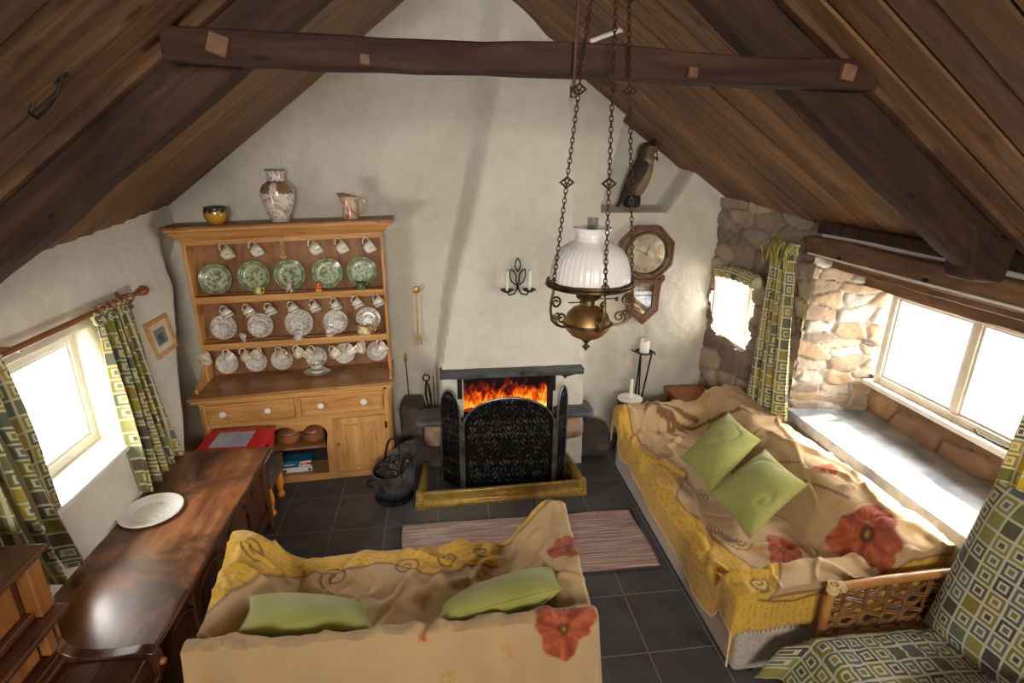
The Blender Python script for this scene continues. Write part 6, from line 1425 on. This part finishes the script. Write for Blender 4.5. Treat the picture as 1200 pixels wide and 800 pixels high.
# ring holding the font
m = MB(); m.tube([(LX+.098*math.cos(2*PI*k/36), LY+.098*math.sin(2*PI*k/36), 2.052) for k in range(36)], .006, 8, closed=True); m.build('font_ring', 'brass_dark', lp_)
AN = [R(200), R(275), R(345)]
for ai, a in enumerate(AN):
    ux, uy = math.cos(a), math.sin(a); q = lambda r, z: (LX+ux*r, LY+uy*r, z)
    m = MB()
    m.tube([q(.168, 2.205), q(.176, 2.17), q(.18, 2.13), q(.172, 2.085), q(.148, 2.062), q(.12, 2.05), q(.098, 2.05)], .0055, 8)
    def sp(cr, cz_, r0, a0, d, tn=1.5, k=26): return [q(cr+r0*(1-.78*i/k)*math.cos(a0+d*tn*2*PI*i/k), cz_+r0*(1-.78*i/k)*math.sin(a0+d*tn*2*PI*i/k)) for i in range(k+1)]
    m.tube(sp(.155, 2.155, .026, R(0), 1), .0045, 8); m.tube(sp(.128, 2.085, .026, R(-60), 1), .0045, 8); m.tube(sp(.150, 2.10, .018, R(20), -1), .004, 8)
    m.tube([q(.168, 2.205), q(.158, 2.215), q(.165, 2.235)], .006, 8)
    m.build('scroll_bracket', 'brass_dark', lp_)
TOPZ = 3.46; 
def link(m_, p, d, sz, turn):
    d = d.normalized(); u_ = d.cross(Vector((0, 1, 0))).normalized(); v_ = d.cross(u_); w_ = u_ if turn else v_
    m_.tube([p+d*(sz*math.cos(2*PI*k/8))+w_*(sz*.55*math.sin(2*PI*k/8)) for k in range(8)], .0021, 4, closed=True)
for ai, a in enumerate(AN):
    p0 = Vector((LX+RR*math.cos(a), LY+RR*math.sin(a), zr+.03)); p1 = Vector((LX+.012+.045*math.cos(a), LY+.045*math.sin(a), TOPZ)); d = p1-p0; L_ = d.length
    m = MB(); n = int(L_/.0175); orn = [.30, .56, .80] 
    for i in range(n):
        s_ = i/n
        link(m, p0+d*s_, d, .0125, i % 2)
    c_ = m.build('chain', 'chain', lp_)
    m = MB(); m.tube([p0+Vector((.012*math.cos(2*PI*k/14), 0, -.008+.012*math.sin(2*PI*k/14))) for k in range(14)], .004, 6, closed=True); m.build('hook_loop', 'brass_dark', c_)
    for q_ in orn:
        m = MB(); b_ = p0+d*q_; dn = d.normalized()
        for s2_ in (-1, 1):
            m.tube([b_+dn*.02, b_+Vector((s2_*.012, 0, .010)), b_+Vector((s2_*.027, 0, 0)), b_+Vector((s2_*.012, 0, -.010)), b_-dn*.02], .0035, 6)
            m.tube([b_+Vector((s2_*.012+.007*math.cos(2*PI*k/10), 0, .007*math.sin(2*PI*k/10))) for k in range(10)], .0025, 6, closed=True)
        m.build('ornament', 'chain', c_)
m = MB(); m.lathe([(0, 3.42), (.02, 3.43), (.055, 3.455), (.06, 3.465), (.02, 3.48), (.012, 3.5), (0, 3.5)], (LX+.012, LY, 0), 24); m.tube([(LX+.012, LY, 3.49), (LX+.012, LY, roofR(LX, 0)-.0)], .006, 8); m.build('crown', 'brass_dark', lp_)
t = thing('lamp_cord', 'straight dark red-brown rod running down from the ceiling behind the lamp chains', 'rod', (.475, 2.10, 3.0))
m = MB(); m.tube([(.487, 2.09, 2.93), (.487, 2.08, 3.1), (.51, 2.08, roofR(.5, 0)+.0)], .006, 8); m.build('rod', m_plain('maroon cord', S(70, 36, 30), S(88, 48, 40), 20, .6), t)
m = MB(); m.box((.478, 2.085, 2.90), (.497, 2.112, 2.94)); m.build('clip', 'brass_dark', t, bevel=.003)
# ================================================================== CAMERA AND LIGHT
F_, PI_, YA_, RO_ = 640., R(18.75), R(7.48), R(.56)
fw = Vector((math.sin(YA_)*math.cos(PI_), math.cos(YA_)*math.cos(PI_), -math.sin(PI_)))
r_ = Vector((math.cos(YA_), -math.sin(YA_), 0)); u_ = r_.cross(fw)
r2 = r_*math.cos(RO_)+u_*math.sin(RO_); u2 = -r_*math.sin(RO_)+u_*math.cos(RO_)
cam = bpy.data.cameras.new('camera'); cam.sensor_width = 36; cam.lens = F_/1200*36; cam.clip_start = .05
co_ = bpy.data.objects.new('camera', cam); C.objects.link(co_)
co_.matrix_world = Matrix(((r2.x, u2.x, -fw.x, 0), (r2.y, u2.y, -fw.y, 0), (r2.z, u2.z, -fw.z, 2.7), (0, 0, 0, 1)))
SC.camera = co_
W = bpy.data.worlds.new('overcast sky'); W.use_nodes = True; SC.world = W
W.node_tree.nodes['Background'].inputs[0].default_value = (1.0, 1.0, 1.0, 1); W.node_tree.nodes['Background'].inputs[1].default_value = 2.2
def area(name, loc, target, sx, sy, power, col=(1, 1, 1), spread=PI):
    l = bpy.data.lights.new(name, 'AREA'); l.shape = 'RECTANGLE'; l.size = sx; l.size_y = sy; l.energy = power; l.color = col; l.spread = spread
    o = bpy.data.objects.new(name, l); C.objects.link(o); o.location = loc
    o.rotation_euler = (Vector(target)-Vector(loc)).to_track_quat('-Z', 'Y').to_euler(); return o
area('sky_light_through_chest_window', (-2.42, 2.72, 1.36), (0, 2.75, 1.0), 1.3, .75, 85, (1, .98, .95))
area('sky_light_through_sofa_window', (3.50, 2.85, 1.5), (1.5, 2.8, .9), 1.4, .75, 80, (1, .98, .95))
area('sky_light_through_small_window', (3.12, 4.5, 1.4), (2.0, 4.4, 1.1), .6, .55, 14, (1, .98, .95))
area('sky_light_through_loft_window', (.12, -2.36, 2.85), (.3, 3, 2.0), 1.6, .9, 175, (1, .95, .88))
su = bpy.data.lights.new('sun', 'SUN'); su.energy = 42; su.angle = R(6); su.color = (1, .97, .92)
so = bpy.data.objects.new('sun', su); C.objects.link(so); so.rotation_euler = Vector((-.62, -.07, -.79)).to_track_quat('-Z', 'Y').to_euler()
vs = SC.view_settings; vs.view_transform = 'Standard'; vs.look = 'None'; vs.gamma = 1; vs.use_curve_mapping = False; vs.exposure = 0.1
SC.cycles.use_denoising = True; SC.cycles.max_bounces = 8; SC.cycles.diffuse_bounces = 5; SC.cycles.sample_clamp_indirect = 6
